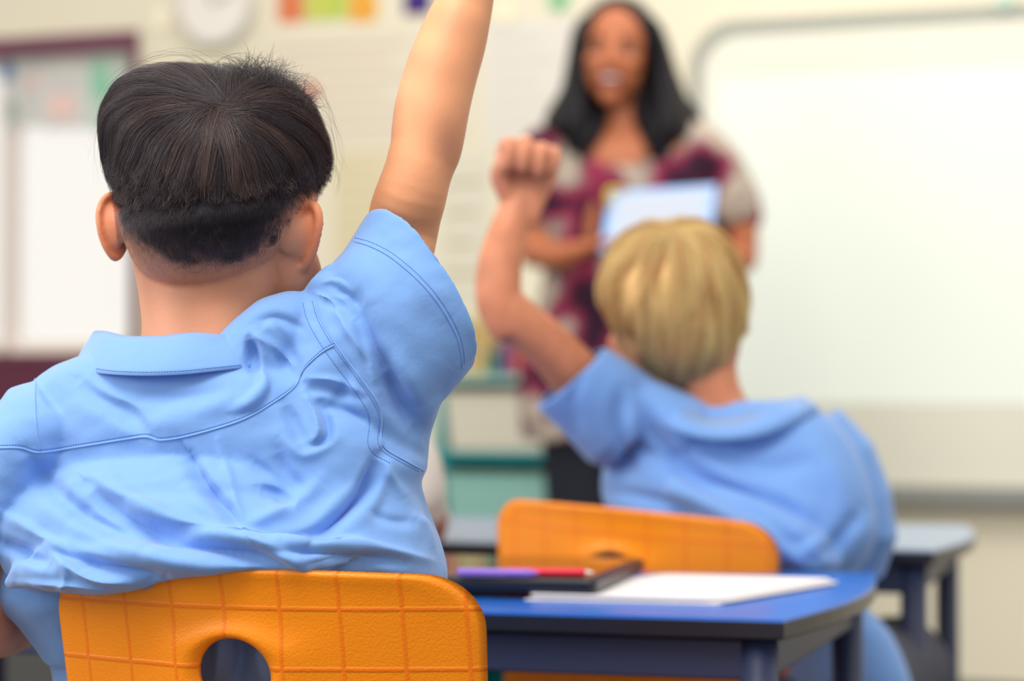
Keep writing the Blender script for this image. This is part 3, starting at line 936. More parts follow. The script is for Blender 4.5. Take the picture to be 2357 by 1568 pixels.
armpx = [(0, 1000, 1141), (50, 976, 1134), (100, 953, 1124), (150, 932, 1110), (200, 916, 1097), (250, 903, 1086), (300, 896, 1077), (340, 893, 1068), (370, 886, 1055), (400, 878, 1044), (450, 859, 1033), (490, 845, 1022), (540, 838, 1012), (590, 832, 1001)]
pts, rad = [], []
pts.append(P(760, 900, 2.03)); rad.append(.045)
pts.append(P(882, 700, 2.035)); rad.append(.031)
for y, a, b in armpx[::-1]:
    c = P((a + b) / 2, y, 2.0 + (590 - y) * .00008 + .022 * float(sstep(420, 540, y))); ax = (b - a) / 2 * .955 / FPX * 2.0
    pts.append(c); rad.append(ax)
# forearm on to the wrist and an open hand above the frame
e0 = P(1068, 0, 2.047)
dv = unit(P(1090, -120, 2.05) - P(1068, 0, 2.045))
pts += [e0 + dv * .045, e0 + dv * .085]; rad += [.0225, .021]
R_ = limb(pts, rad, 40, 3, flat=1.0, fdir=(.3, 1, 0))
armA = R_
hw_ = e0 + dv * .09
handA = hand(hw_, dv, (.2, 1, .1), .86, .12, side=-1)
# left arm, hanging, forearm forward to the desk
lA = limb([P(150, 1040, 2.06), P(60, 1130, 2.06), P(-40, 1250, 2.06), P(-70, 1380, 2.04)], [.034, .034, .036, .030])
lB = limb([P(-70, 1395, 2.04), P(-10, 1442, 2.12), P(60, 1425, 2.26), P(120, 1375, 2.42)], [.029, .028, .023, .019])
hl_w = P(128, 1428, 2.42)
handL = hand(P(124, 1366, 2.43), unit([.5, .85, 0]), (0, 0, -1), .84, .25, side=1)
fwd = np.array([math.sin(math.radians(17)), math.cos(math.radians(17)), 0]); rt = np.array([fwd[1], -fwd[0], 0])
hipc = P(520, 1760, 2.12); hipc[2] = .50
legs = []; kn = []; an = []
for sx in (-1, 1):
    h0 = hipc + rt * sx * .075; k0 = h0 + fwd * .36 + rt * sx * .02 + np.array([0, 0, -.01]); a0 = k0 * 1.0; a0 = k0 - fwd * .04; a0[2] = .085; f0 = a0 + fwd * .10; f0[2] = .03
    legs += leg_pieces(h0, k0, a0, f0, .92); kn.append(k0); an.append(a0)
def hairlineA(x): return np.interp(x, [260, 300, 345, 420, 500, 560, 610, 650, 690, 735], [612, 626, 646, 666, 664, 646, 614, 566, 500, 462])
def toneA(V, N, col):
    x, y, d = proj(V)
    face = d > 2.075
    hl = hairlineA(x)
    stub = sstep(-6, 125, hl - y + 5 * NA1(V)) * (~face) * (y < 690) * (x > 240) * (x < 745)
    ear = ((x - 705) / 60) ** 2 + ((y - 547) / 98) ** 2 < 1
    earl = ((x - 255) / 28) ** 2 + ((y - 522) / 88) ** 2 < 1
    # ears and the skin in front of them stay bare
    stub = np.where(ear & (x > 676), 0, stub); stub = np.where(earl & (x < 266 + (y - 522) * .12), 0, stub)
    dark = np.array(lin((50, 42, 54)))
    col = col * (1 - stub[:, None] * .93) + dark * stub[:, None] * .93
    top = sstep(.0, .03, (V - cA) @ RA[:, 2] - .055 - .25 * np.maximum((V - cA) @ RA[:, 1], 0) * 0)
    front = (y < 430) & (V[:, 2] > cA[2] + .07)
    col = np.where(front[:, None] & (x < 780)[:, None], dark, col)
    # redder ears and elbow
    red = np.array(lin((216, 116, 84)))
    k = .5 * np.exp(-(((x - 722) / 34) ** 4 + ((y - 547) / 92) ** 4)) + .5 * np.exp(-(((x - 246) / 26) ** 4 + ((y - 522) / 84) ** 4))
    col = col * (1 - k[:, None]) + red * k[:, None]
    el = np.exp(-(((x - 1030) / 36) ** 2 + ((y - 330) / 55) ** 2)) * .5
    col = col * (1 - el[:, None]) + np.array(lin((150, 96, 84))) * el[:, None]
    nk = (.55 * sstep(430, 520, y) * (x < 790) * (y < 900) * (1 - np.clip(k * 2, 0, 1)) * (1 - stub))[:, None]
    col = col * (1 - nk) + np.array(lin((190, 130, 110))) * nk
    col = col * (1 + .05 * NA2(V))[:, None]
    return np.clip(col, 0, 1)
NA1, NA2 = Noise(3, .012), Noise(4, .05)
def post_ears(V, F):
    x, y, d = proj(V)
    w = np.exp(-(((x - 715) / 60) ** 4 + ((y - 547) / 110) ** 4)) * (d < 2.1) + np.exp(-(((x - 248) / 40) ** 4 + ((y - 522) / 100) ** 4)) * (x < 285)
    return V * (1 - w[:, None]) + lap(V, F, 9, .5) * w[:, None]
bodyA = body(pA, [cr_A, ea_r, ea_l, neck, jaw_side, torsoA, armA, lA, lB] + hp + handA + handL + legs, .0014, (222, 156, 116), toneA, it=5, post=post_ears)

# --- hair
WA = unit(HA.c * 0 + (P(512, 232, 1.95) - HA.c))
def stopA(x, d):
    base = np.interp(x, [225, 262, 320, 420, 520, 600, 660, 700, 735, 765], [425, 440, 462, 476, 480, 474, 464, 450, 440, 412])
    return base
NG, NC = 1300, 44
S0 = []
while len(S0) < NG:
    v = unit(rng.normal(size=3)); 
    if v @ WA > math.cos(math.radians(82)) and v @ FWV < .75: S0.append(v)
S0 = np.array(S0); S0[:70] = unit(WA + rng.normal(size=(70, 3)) * .09)
st = rng.uniform(.075, .115, NG)
G = flow(HA, WA, S0, 13, st, .55, .35, stopA, rng.uniform(-55, 22, NG))                 # NG x K x 3
K = G.shape[1]; tk = np.linspace(0, 1, K)
offs = rng.normal(size=(NG, NC, 3)) * .05
Sd = G[:, None] + offs[:, :, None] * (1 - .62 * tk)[None, None, :, None] + rng.normal(size=(NG, NC, 1, 3)) * .015 * (tk ** 2)[None, None, :, None]
Sd = unit(Sd.reshape(-1, 3)).reshape(NG * NC, K, 3)
lay = np.clip(np.repeat(rng.uniform(.25, 1.0, NG), NC) + rng.normal(size=NG * NC) * .10, .05, 1.06)
def lift(h, Sd, lay, thick, tk):
    n, K, _ = Sd.shape
    flat = Sd.reshape(-1, 3); q = h.pt(flat, 0); x, y, d = proj(q)
    th = thick(x, y, d).reshape(n, K)
    prof = .42 + .58 * np.sin(np.clip(tk * 1.15, 0, 1) * math.pi / 2)
    inside = th * (1 - lay[:, None] * prof[None, :])
    return h.pt(flat, inside.ravel()).reshape(n, K, 3)
PA_ = lift(HA, Sd, lay, lambda x, y, d: .0135 * (1 - sstep(450, 560, y)) + .0015, tk)
n = len(PA_)
# crown scatter and messy strands
wav = Noise(11, .03); PA_ += (np.stack([wav(PA_.reshape(-1, 3) + k) for k in (0, 5, 9)], -1).reshape(n, K, 3)) * .0004
br = np.repeat(rng.uniform(0, 1, NG) ** 3, NC) * .5 + rng.uniform(0, 1, n) ** 4 * .5
colr = np.array(lin((48, 42, 54)))[None] * (1 - br[:, None]) + np.array(lin((112, 88, 78)))[None] * br[:, None]
hairA = strand_mesh('hair', PA_, rng.uniform(.00007, .00014, n), colr, M['hair'], pA)
# under layer so that no skin shows between strands
S, F = sphere_dirs(120, 80); S[-2] = (0, -1, 0); S[-1] = (0, 1, 0); S = unit(S)
q = HA.pt(S, 0); x, y, d = proj(q)
offu = .0112 - .006 * sstep(430, 520, y) + .0015 * Noise(9, .02)(q)
keep = y < stopA(x, d) - 40
Vc = HA.pt(S, offu)
Fk = [f for f in F if all(keep[i] for i in f) and len(f) == 4]
ub = mesh_from('hair_under_layer', Vc, Fk, M['scalp'], True, col=np.tile(np.array(lin((40, 34, 44))), (len(Vc), 1)), parent=hairA)

# clipped sides and nape
me_ = bodyA.data; bV, bF = arrays(me_); bvB = surf(bV, bF)
NS_ = 27000; Q, O_, X, Y = [], [], [], []
while len(Q) < NS_:
    px, py = rng.uniform(232, 745), rng.uniform(395, 690)
    hl = float(hairlineA(px)); dn_ = float(sstep(-22, 150, hl - py + rng.normal() * 14)) ** 1.6
    if rng.uniform() > dn_ or py < float(stopA(px, 0)) - 75 + rng.uniform(-25, 25): continue
    if px < 282 and py > 455: continue
    if ((px - 714) / 44) ** 2 + ((py - 544) / 104) ** 2 < 1: continue
    h, n_ = onto(bvB, px, py, 0)
    if h is None or h[1] > 2.10 or (px < 270 and h[1] > 2.03): continue
    Q.append(h); O_.append(n_); X.append(px); Y.append(py)
q = np.array(Q); outv = np.array(O_); x = np.array(X); y = np.array(Y)
ln = .0022 + .0088 * (1 - sstep(430, 600, y))
dn = np.array([0, 0, -1.])[None] + rng.normal(size=(len(q), 3)) * .16 + np.stack([(500 - x) / 900, 0 * x, 0 * x], 1)
dn = unit(dn - outv * (dn * outv).sum(1)[:, None])
tk3 = np.linspace(0, 1, 4)
PS = q[:, None] - outv[:, None] * .0012 + dn[:, None] * ln[:, None, None] * tk3[None, :, None] + outv[:, None] * (.0030 * tk3 ** .6)[None, :, None]
fade = sstep(0, 150, hairlineA(x) - y)
colr = np.array(lin((46, 40, 54)))[None] * np.ones((len(q), 1)) + (1 - fade)[:, None] * np.array(lin((110, 84, 76)))[None] * .6
strand_mesh('clipped_hair', PS, rng.uniform(.00006, .00011, len(q)) * (.42 + .58 * fade), colr, M['hair'], hairA)

# tuft standing up on the crown and loose single hairs
TU = []
for k in range(1500):
    px = rng.uniform(530, 716); base = np.interp(px, [530, 560, 600, 650, 700, 720], [166, 160, 166, 186, 218, 236])
    r0 = P(px, base + rng.uniform(8, 40), 2.03 + rng.uniform(-.05, .05))
    h_ = rng.uniform(.008, .024) * np.interp(px, [530, 570, 650, 716], [.7, 1.1, 1.0, .6])
    a = rng.normal() * .45 + .35; tw = rng.uniform(-1, 1) * 2.2
    pp = [r0]; d0 = np.array([math.sin(a), rng.normal() * .3, math.cos(a)])
    for j in range(7):
        d0 = unit(np.array([d0[0] * math.cos(tw * .22) + d0[2] * math.sin(tw * .22), d0[1], -d0[0] * math.sin(tw * .22) + d0[2] * math.cos(tw * .22)]))
        pp.append(pp[-1] + d0 * h_ / 7 * 1.3)
    TU.append(pp)
strand_mesh('crown_tuft', np.array(TU), rng.uniform(.0001, .0002, len(TU)), np.tile(np.array(lin((44, 38, 46))), (len(TU), 1)), M['hair'], hairA)
LO = []
loose = [[(520, 172), (430, 128), (330, 140), (262, 196), (230, 290)], [(470, 150), (420, 118), (350, 124), (300, 160)], [(440, 160), (320, 150), (250, 190), (222, 250)],
         [(400, 160), (300, 170), (240, 225), (216, 300), (200, 360)], [(560, 150), (500, 128), (430, 132)], [(650, 170), (720, 190), (760, 262), (780, 360), (800, 400)],
         [(600, 160), (690, 176), (748, 230), (776, 300)], [(700, 230), (760, 280), (782, 350), (776, 440)], [(740, 330), (776, 400), (772, 450)],
         [(480, 150), (540, 122), (600, 132)], [(620, 148), (650, 140), (664, 166)], [(300, 200), (250, 250), (224, 330), (228, 420)]]
for l in loose:
    for r_ in range(4):
        c = cr(np.array(l, float) + rng.normal(size=(1, 2)) * 5 + rng.normal(size=(len(l), 2)) * 3, 6)
        t = np.linspace(0, 1, len(c)); u = np.linspace(0, 1, 16)
        c = np.stack([np.interp(u, t, c[:, 0]), np.interp(u, t, c[:, 1])], 1)
        dd = 2.02 + rng.uniform(-.03, .03)
        LO.append([P(a, b, dd) for a, b in c])
strand_mesh('loose_hair', np.array(LO), np.full(len(LO), .00009), np.tile(np.array(lin((50, 40, 44))), (len(LO), 1)), M['hair'], hairA)

# --- shirt
T_ = rows([(792, 330, 580, 2.04, .05), (812, 210, 660, 2.04, .066), (838, 120, 745, 2.04, .076), (880, 66, 830, 2.04, .086), (935, 38, 875, 2.04, .094), (1000, 22, 940, 2.04, .10),
           (1060, 10, 985, 2.045, .104), (1110, 4, 972, 2.045, .106), (1160, 0, 985, 2.05, .120), (1220, 10, 1008, 2.05, .134), (1280, 44, 1026, 2.055, .142), (1325, 70, 1032, 2.06, .128),
           (1365, 90, 1026, 2.07, .100), (1410, 100, 1005, 2.085, .112), (1480, 100, 985, 2.09, .116), (1600, 110, 975, 2.11, .116), (1720, 90, 985, 2.13, .095), (1760, 120, 960, 2.13, .08)], n=96, e=2.45, shear=-.24)
lump = limb([P(560, 900, 2.0), P(620, 790, 1.985), P(668, 742, 1.985), P(700, 745, 1.99)], [.05, .036, .026, .024], 26)
lump2 = limb([P(700, 950, 2.0), P(770, 850, 1.985), P(790, 760, 1.99), P(770, 700, 2.0)], [.055, .045, .034, .02], 26)
def slr(p0, p1, Bv, d=2.0, sc=1.0, n=64, shift=0):
    a = P(*p0, d); b = P(*p1, d); c = (a + b) / 2; A = (b - a) / 2
    return ell(c, A * sc, np.array(Bv) * sc, n, 2.25)
sleeve = rings([slr((640, 790), (900, 1100), (-.02, -.06, 0), 2.02),
                slr((700, 690), (975, 1072), (-.010, -.070, 0), 2.01),
                slr((735, 640), (988, 1012), (.0, -.070, .002), 2.005),
                slr((785, 582), (1012, 930), (.012, -.066, .006)),
                slr((822, 530), (1045, 895), (.022, -.062, .010)),
                slr((847, 491), (1074, 862), (.0285, -.058, .0145)),
                slr((850, 488), (1076, 857), (.0285, -.058, .0145), sc=.985),
                slr((847, 494), (1070, 860), (.027, -.055, .013), sc=.955),
                slr((822, 540), (1045, 900), (.022, -.060, .010), sc=.90),
                slr((785, 592), (1012, 935), (.012, -.060, .006), sc=.84)])
bunch = [limb([P(716, 668, 1.985), P(742, 655, 1.975), P(775, 668, 1.97), P(800, 700, 1.97)], [.006, .010, .010, .006], 16),
         limb([P(735, 640, 1.99), P(765, 632, 1.98), P(795, 650, 1.97)], [.005, .009, .007], 16)]
# left shoulder and sleeve, mostly beyond the frame
lsl = rings([ell(P(170, 950, 2.05), np.array([.030, .0, -.026]), np.array([0, .066, 0]), 48),
             ell(P(126, 975, 2.05), np.array([.037, .0, -.029]), np.array([0, .074, 0]), 48),
             ell(P(72, 1040, 2.05), np.array([.044, .0, -.022]), np.array([0, .078, 0]), 48),
             ell(P(18, 1125, 2.05), np.array([.052, 0, -.016]), np.array([0, .074, 0]), 48),
             ell(P(-22, 1200, 2.05), np.array([.056, 0, -.010]), np.array([0, .070, 0]), 48),
             ell(P(-45, 1262, 2.05), np.array([.058, 0, -.006]), np.array([0, .068, 0]), 48),
             ell(P(-45, 1264, 2.05), np.array([.053, 0, -.006]), np.array([0, .062, 0]), 48),
             ell(P(-30, 1210, 2.05), np.array([.050, 0, -.008]), np.array([0, .058, 0]), 48)])
tail = rows([(1300, -10, 330, 2.05, .045), (1380, -20, 330, 2.05, .045), (1440, 35, 330, 2.06, .042), (1505, 88, 330, 2.07, .04), (1530, 110, 300, 2.07, .03)], n=48, e=2.6)
bulge = limb([P(24, 1342, 1.99), P(70, 1314, 1.97), P(130, 1304, 1.945), P(245, 1310, 1.92), P(345, 1286, 1.903), P(430, 1276, 1.893), P(530, 1272, 1.884), P(660, 1278, 1.878), P(740, 1276, 1.882), P(860, 1262, 1.92)], [.006, .014, .021, .022, .019, .0175, .016, .0165, .011, .008], 26)
fill1 = limb([P(110, 1225, 2.02), P(250, 1215, 1.99), P(420, 1195, 1.975), P(600, 1200, 1.965), P(780, 1215, 1.98)], [.05, .058, .060, .056, .04], 30)
fill2 = limb([P(110, 1256, 1.995), P(250, 1246, 1.965), P(420, 1244, 1.944), P(600, 1242, 1.934), P(780, 1250, 1.95)], [.034, .043, .046, .042, .03], 30)
Vs, Fs = union([fill1, fill2, T_, lump, lump2, sleeve, lsl, tail, bulge] + bunch, .0016, 11)
FOLDS_A = [
    ([(535, 1430), (552, 1500), (540, 1580)], -8, 14, 20), ([(500, 1430), (505, 1500), (490, 1580)], 5, 16, 16), ([(600, 1440), (590, 1500), (610, 1580)], 5, 16, 20),
    # back: (points, mm, side a width, side b width)
    ([(180, 875), (225, 915), (300, 955), (345, 1005)], -6, 22, 14), ([(200, 850), (300, 900), (420, 915), (540, 900)], -4, 20, 20),
    ([(240, 950), (300, 990), (420, 960), (560, 900)], 4, 30, 30),
    ([(590, 840), (612, 880), (585, 925), (540, 945)], 6, 14, 9), ([(575, 780), (582, 830), (590, 862)], -9, 12, 12),
    ([(600, 760), (650, 830), (690, 880)], -4, 10, 18), ([(640, 745), (672, 820), (688, 878)], -3, 8, 12),
    ([(60, 1040), (120, 1120), (200, 1190), (330, 1260)], -9, 28, 18), ([(110, 1050), (220, 1110), (330, 1170), (480, 1230)], 5, 30, 22),
    ([(205, 1115), (260, 1165), (340, 1212), (470, 1252), (600, 1285), (680, 1322)], -15, 26, 15), ([(240, 1080), (330, 1160), (450, 1212), (600, 1250), (690, 1300)], 5, 22, 16),
    ([(150, 1190), (260, 1250), (400, 1290), (560, 1305)], 7, 24, 20),
    ([(96, 1262), (160, 1278), (260, 1308), (380, 1330)], -13, 18, 13), ([(105, 1262), (200, 1330), (300, 1345)], 5, 9, 9),
    ([(0, 1180), (60, 1210), (120, 1250), (200, 1300)], 5, 18, 10), ([(0, 1250), (60, 1275), (110, 1300)], -10, 16, 16),
    ([(440, 1040), (480, 1110), (530, 1170), (553, 1216)], -11, 34, 7), ([(500, 1015), (522, 1090), (545, 1170), (556, 1214)], 3, 7, 12),
    ([(560, 1215), (620, 1185), (690, 1150), (740, 1100)], 5, 20, 20), ([(600, 1120), (640, 1130), (668, 1158)], -6, 16, 9), ([(580, 1060), (640, 1110), (670, 1156)], -3, 18, 10),
    ([(420, 1100), (490, 1180), (560, 1240), (680, 1280)], 5, 26, 18), ([(600, 1235), (700, 1215), (790, 1160), (850, 1090)], 3, 14, 20),
    ([(870, 1050), (830, 1130), (770, 1195), (722, 1240)], -13, 13, 26), ([(905, 1060), (850, 1160), (780, 1220), (735, 1250)], 4, 16, 20),
    ([(700, 900), (722, 950), (732, 1000), (712, 1028)], 6, 12, 10), ([(740, 930), (756, 970), (752, 1010), (700, 1035)], -6, 12, 10),
    ([(655, 930), (680, 980), (700, 1020)], -5, 14, 14), ([(640, 1000), (700, 1045), (770, 1010)], 3, 16, 14), ([(690, 895), (760, 900), (830, 920)], -3, 10, 12), ([(700, 870), (770, 876), (835, 905)], 2.5, 8, 8),
    ([(720, 930), (790, 945), (850, 970)], -2.5, 9, 9), ([(640, 1040), (660, 1090), (700, 1130)], -4, 18, 14),
    ([(590, 1268), (700, 1272), (800, 1278), (930, 1296)], -7, 12, 14), ([(640, 1240), (760, 1250), (880, 1262), (1000, 1290)], 5, 14, 10), ([(700, 1300), (780, 1292), (850, 1300)], -5, 12, 8),
    ([(850, 1180), (900, 1198), (950, 1202)], -3, 14, 10), ([(960, 1190), (990, 1210), (1015, 1260)], 4, 14, 10),
    ([(880, 1050), (905, 1100), (935, 1150)], 2.5, 14, 14), ([(890, 1090), (880, 1150), (860, 1210)], -1.5, 20, 20),
    ([(30, 1340), (100, 1345), (180, 1350), (250, 1368)], 4, 9, 7), ([(135, 1290), (150, 1330), (140, 1362)], 3, 9, 9),
    # shoulder
    ([(590, 740), (640, 730), (700, 760)], -4, 14, 10), ([(572, 770), (620, 790), (680, 850)], 4, 12, 12), ([(790, 830), (800, 880), (770, 930)], -3, 14, 14),
    # sleeve
    ([(790, 668), (825, 712), (862, 780), (885, 850), (912, 915), (958, 985), (990, 1012)], -12.5, 22, 34), ([(845, 700), (880, 790), (925, 870), (965, 950)], 6, 10, 26),
    ([(880, 860), (920, 930), (965, 985)], -7, 26, 26), ([(985, 1014), (1008, 975), (1020, 930)], -5, 12, 9), ([(815, 740), (835, 800), (850, 850)], -4, 6, 9), ([(765, 700), (800, 760), (850, 830), (872, 900)], 4, 10, 10),
    ([(738, 690), (775, 700), (815, 735)], -4.5, 12, 10), ([(720, 672), (755, 690), (800, 720)], 3, 6, 6), ([(770, 664), (800, 676), (822, 700)], -4, 8, 8), ([(742, 650), (778, 648), (800, 662)], 3, 6, 5),
    ([(1040, 850), (1010, 900), (985, 930)], -2.5, 16, 10), ([(900, 560), (960, 640), (1040, 740)], 2.5, 30, 40),
]
x_, y_, d_ = proj(Vs)
w_ = np.exp(-((y_ - (1240 + 8 * np.sin(x_ / 90))) / 60) ** 2) * (d_ < 2.02) * sstep(90, 170, x_)
Vs = Vs * (1 - w_[:, None]) + lap(Vs, Fs, 40, .6) * w_[:, None]
Vs = strokes(Vs, Fs, FOLDS_A, 1.25)
Vs = lap(Vs, Fs, 1, .4)
nz1, nz2 = Noise(21, .035), Noise(22, .09)
Ns = normals(Vs, Fs)
Vs = Vs + Ns * (nz1(Vs * np.array([1, 1, 1.6])) * .0002 + nz2(Vs) * .0010)[:, None]
shirtA = mesh_from('shirt', Vs, Fs, M['shirt'], True, parent=pA)
bvA = surf(Vs, Fs)

# collar: a band standing round the neck, folded over
def collar_mesh():
    R = []
    top = [(212, 800, 2.10), (214, 772, 2.07), (240, 768, 2.02), (300, 780, 1.985), (380, 778, 1.972), (440, 772, 1.967), (500, 776, 1.967), (550, 790, 1.968), (575, 806, 1.978)]
    bot = [(165, 850, 2.09), (172, 846, 2.045), (205, 856, 2.0), (270, 862, 1.964), (340, 864, 1.949), (420, 861, 1.944), (500, 853, 1.946), (560, 846, 1.952), (588, 846, 1.964)]
    T = cr(np.array(top, float), 8); B = cr(np.array(bot, float), 8)
    for a, b in zip(T, B):
        pa, pb = P(*a), P(*b); th = .0011
        out = unit(np.cross(pb - pa, [1, 0, 0])); out = out if out[1] < 0 else -out
        mid = pa * .5 + pb * .5 + out * .004
        q1 = pa * .85 + pb * .15 + out * .003
        inner_top = pa - out * .004 - np.array([0, 0, .002]); low = P(a[0], a[1] + 60, a[2] + .012)
        ring = [pb, pb * .75 + mid * .25 + out * .0005, mid, q1, pa + out * .001 + np.array([0, 0, .0018]), inner_top, low, low - out * .0016, inner_top - out * .0016 + np.array([0, 0, -.003]), pa - out * .001 - np.array([0, 0, .0006]), q1 - out * th * 1.6, mid - out * th * 1.6, pb - out * th]
        R.append(np.array(ring))
    return rings(R)
Vc, Fc = collar_mesh()
collar = mesh_from('collar', Vc, Fc, M['shirt'], True, parent=shirtA)

def seam(name, lines, bvh, parent, r=.0007, m=None):
    pcs = []
    for l in lines:
        q = resample(l, 6); P3 = []
        for a, b in q:
            h, n_ = onto(bvh, a, b, .0002)
            if h is not None: P3.append(h)
        if len(P3) > 3:
            P3 = np.array(P3)
            for _ in range(2): P3[1:-1] = (P3[:-2] + P3[1:-1] * 2 + P3[2:]) / 4
            # split where the path jumps over a fold
            jump = np.where(np.linalg.norm(np.diff(P3, axis=0), axis=1) > .012)[0]
            for seg in np.split(P3, jump + 1):
                if len(seg) > 3: pcs.append(limb(seg, np.full(len(seg), r), 8, smooth=False))
    V, F = join(pcs)
    return mesh_from(name, V, F, m or M['shirt'], True, parent=parent)
def stitches(name, lines, bvh, parent, step=6.2, ln=.0011, r=.00026):
    pcs = []
    for l in lines:
        q = resample(l, step)
        for i in range(len(q) - 1):
            a = q[i]; dq = (q[i + 1] - q[i]); 
            h, n_ = onto(bvh, *a, .0002); h2, n2 = onto(bvh, *(a + dq * .55), .0002)
            if h is None or h2 is None: continue
            d = h2 - h; L = np.linalg.norm(d)
            if L > .006 or L < 1e-6: continue
            pcs.append(limb([h, (h + h2) / 2 + n_ * .0002, h2], [r, r, r], 6, smooth=False))
    V, F = join(pcs)
    return mesh_from(name, V, F, M['thread'], True, parent=parent)
yoke = [(0, 1032), (50, 1032), (92, 1042), (200, 1026), (330, 1006), (370, 1014), (450, 1000), (560, 966), (640, 920), (680, 888), (700, 850), (740, 812), (772, 794)]
arm1 = [(726, 690), (740, 735), (775, 795), (830, 870), (868, 925), (880, 962), (876, 1010), (890, 1036), (930, 1060), (976, 1084)]
cuff = [(808, 554), (850, 566), (900, 592), (960, 642), (1010, 700), (1050, 770), (1063, 820), (1064, 850)]
seam('seam_ridge', [yoke, arm1, cuff, [(82, 862), (80, 920), (84, 990), (92, 1040)]], bvA, shirtA, .0009)
o6 = lambda l, dx, dy: [(a + dx, b + dy) for a, b in l]
stitches('stitching', [o6(yoke, 2, -7), o6(arm1, -7, 4), o6(arm1, -30, 8)[0:-1], o6(cuff, 4, -8)], bvA, shirtA)
bvC = surf(Vc, np.array([list(f) + [f[-1]] * (4 - len(f)) for f in Fc]))
stitches('stitching', [[(180, 842), (260, 854), (340, 857), (420, 854), (500, 846), (560, 840)]], bvC, collar)

# shorts, socks, shoes
sp = [blob(hipc + np.array([0, .0, .0]), (.165, .115, .105))]
for sx, k0 in zip((-1, 1), kn):
    h0 = hipc + rt * sx * .075
    sp.append(limb([h0, h0 * .5 + k0 * .5, k0 * .9 + h0 * .1], [.092, .082, .076]))
V, F = union(sp, .004, 4)
mesh_from('shorts', V, F, M['shorts'], True, parent=pA)
def feet(parent, kn, an, fwd, s=.92):
    for k0, a0 in zip(kn, an):
        V, F = limb([k0 * .25 + a0 * .75, a0 * .96 + k0 * .04, a0 + fwd * .02 + (0, 0, -.03)], np.array([.048, .038, .034]) * s, 20)
        mesh_from('sock', V, F, M['sock'], True, parent=parent)
        V, F = shoe_piece(a0, a0 + fwd * .15, s * 1.08)
        mesh_from('shoe', V, F, M['shoe'], True, parent=parent)
feet(pA, kn, an, fwd)
# ---------------------------------------------------------------- blond boy
pB = empty('person', (.26, 3.1, 0), 'blond boy in a blue school shirt with his left fist raised, seen from behind', 'person')
OUT_B = [(1372, 655), (1383, 610), (1402, 570), (1436, 534), (1480, 508), (1530, 497), (1585, 498), (1636, 512), (1672, 540), (1698, 580), (1714, 630),
         (1726, 680), (1724, 735), (1712, 790), (1700, 830), (1680, 862), (1640, 880), (1590, 900), (1540, 890), (1500, 862), (1462, 822), (1424, 780), (1392, 735), (1376, 695)]
HB = Hull((1548, 685), 3.08, OUT_B, .098, .088)
crB = cranium_from(HB, lambda x, y, d: .010 * (1 - sstep(720, 840, y)) + .002)
RB = rotm(math.radians(24), math.radians(4), math.radians(-10))
cB = P(1540, 745, 3.085)
hpB = [place(p, RB, cB, 1.0) for p in head_pieces(ears=False, cranium=False)]
ears = [ear_piece(P(1462, 800, 3.05), unit([-.1, 0, 1.]), unit([-.7, -.6, 0]), unit([-.6, .7, 0]), .055, .032)]
neckB = rows([(760, 1480, 1690, 3.09, .055), (860, 1530, 1695, 3.09, .055), (910, 1560, 1712, 3.09, .054), (950, 1560, 1745, 3.09, .056), (1000, 1500, 1800, 3.09, .06)], e=2.1, shear=-.2)
torB = rows([(985, 1480, 1860, 3.1, .06), (1080, 1450, 1930, 3.1, .075), (1200, 1500, 1930, 3.1, .08), (1350, 1640, 1900, 3.12, .08), (1500, 1700, 1960, 3.16, .08), (1600, 1690, 1990, 3.18, .08), (1700, 1700, 2000, 3.18, .08)], e=2.3)
armB = [limb([P(1420, 960, 3.08), P(1340, 880, 3.04), P(1265, 800, 3.0), P(1195, 738, 2.975), P(1160, 700, 2.97)], [.044, .036, .031, .029, .026], 26),
        limb([P(1165, 742, 2.972), P(1148, 690, 2.97), P(1150, 610, 2.975), P(1166, 540, 2.985), P(1186, 480, 2.995), P(1192, 450, 2.998)], [.026, .0285, .0275, .0235, .0205, .020], 26)]
fistB = hand(P(1200, 492, 2.998), unit([.14, -.05, 1]), (.10, -1, 0), 1.0, 1.5, side=-1, spread=.05, fold=1.4)
armBr = [limb([P(1850, 1060, 3.12), P(1930, 1130, 3.12), P(1985, 1220, 3.10), P(1990, 1240, 3.1)], [.034, .034, .032, .030]),
         limb([P(1985, 1235, 3.10), P(1900, 1275, 3.22), P(1850, 1236, 3.36)], [.028, .025, .020])]
hdB = hand(P(1845, 1232, 3.38), unit([-.35, .9, 0.03]), (0, 0, -1), .82, .25, side=-1)
fB = np.array([math.sin(math.radians(24)), math.cos(math.radians(24)), 0]); rB = np.array([fB[1], -fB[0], 0])
hB = P(1800, 1640, 3.2); hB[2] = .50
legsB, knB, anB = [], [], []
for sx in (-1, 1):
    h0 = hB + rB * sx * .075; k0 = h0 + fB * .33 + rB * sx * .0 ; a0 = k0 - fB * .04; a0[2] = .085; f0 = a0 + fB * .1; f0[2] = .03
    legsB += leg_pieces(h0, k0, a0, f0, .9); knB.append(k0); anB.append(a0)
nB = Noise(31, .04)
def toneB(V, N, col):
    x, y, d = proj(V)
    hl = np.interp(x, [1400, 1500, 1560, 1640, 1700, 1726], [790, 880, 898, 880, 800, 740])
    near = (np.linalg.norm(V - HB.c, axis=1) < .125) & (d < 3.11)
    k = sstep(-8, 30, hl - y) * near
    col = col * (1 - k[:, None] * .9) + np.array(lin((150, 120, 84))) * k[:, None] * .9
    top = (y < 640) & (x > 1340)
    col = np.where((top & (V[:, 2] > cB[2] + .05))[:, None], np.array(lin((150, 120, 84))), col)
    # pinker knuckles, redder forearm
    f = (x < 1310) & (y < 500); col = np.where(f[:, None], col * .7 + np.array(lin((226, 160, 132))) * .3, col)
    return np.clip(col * (1 + .05 * nB(V))[:, None], 0, 1)
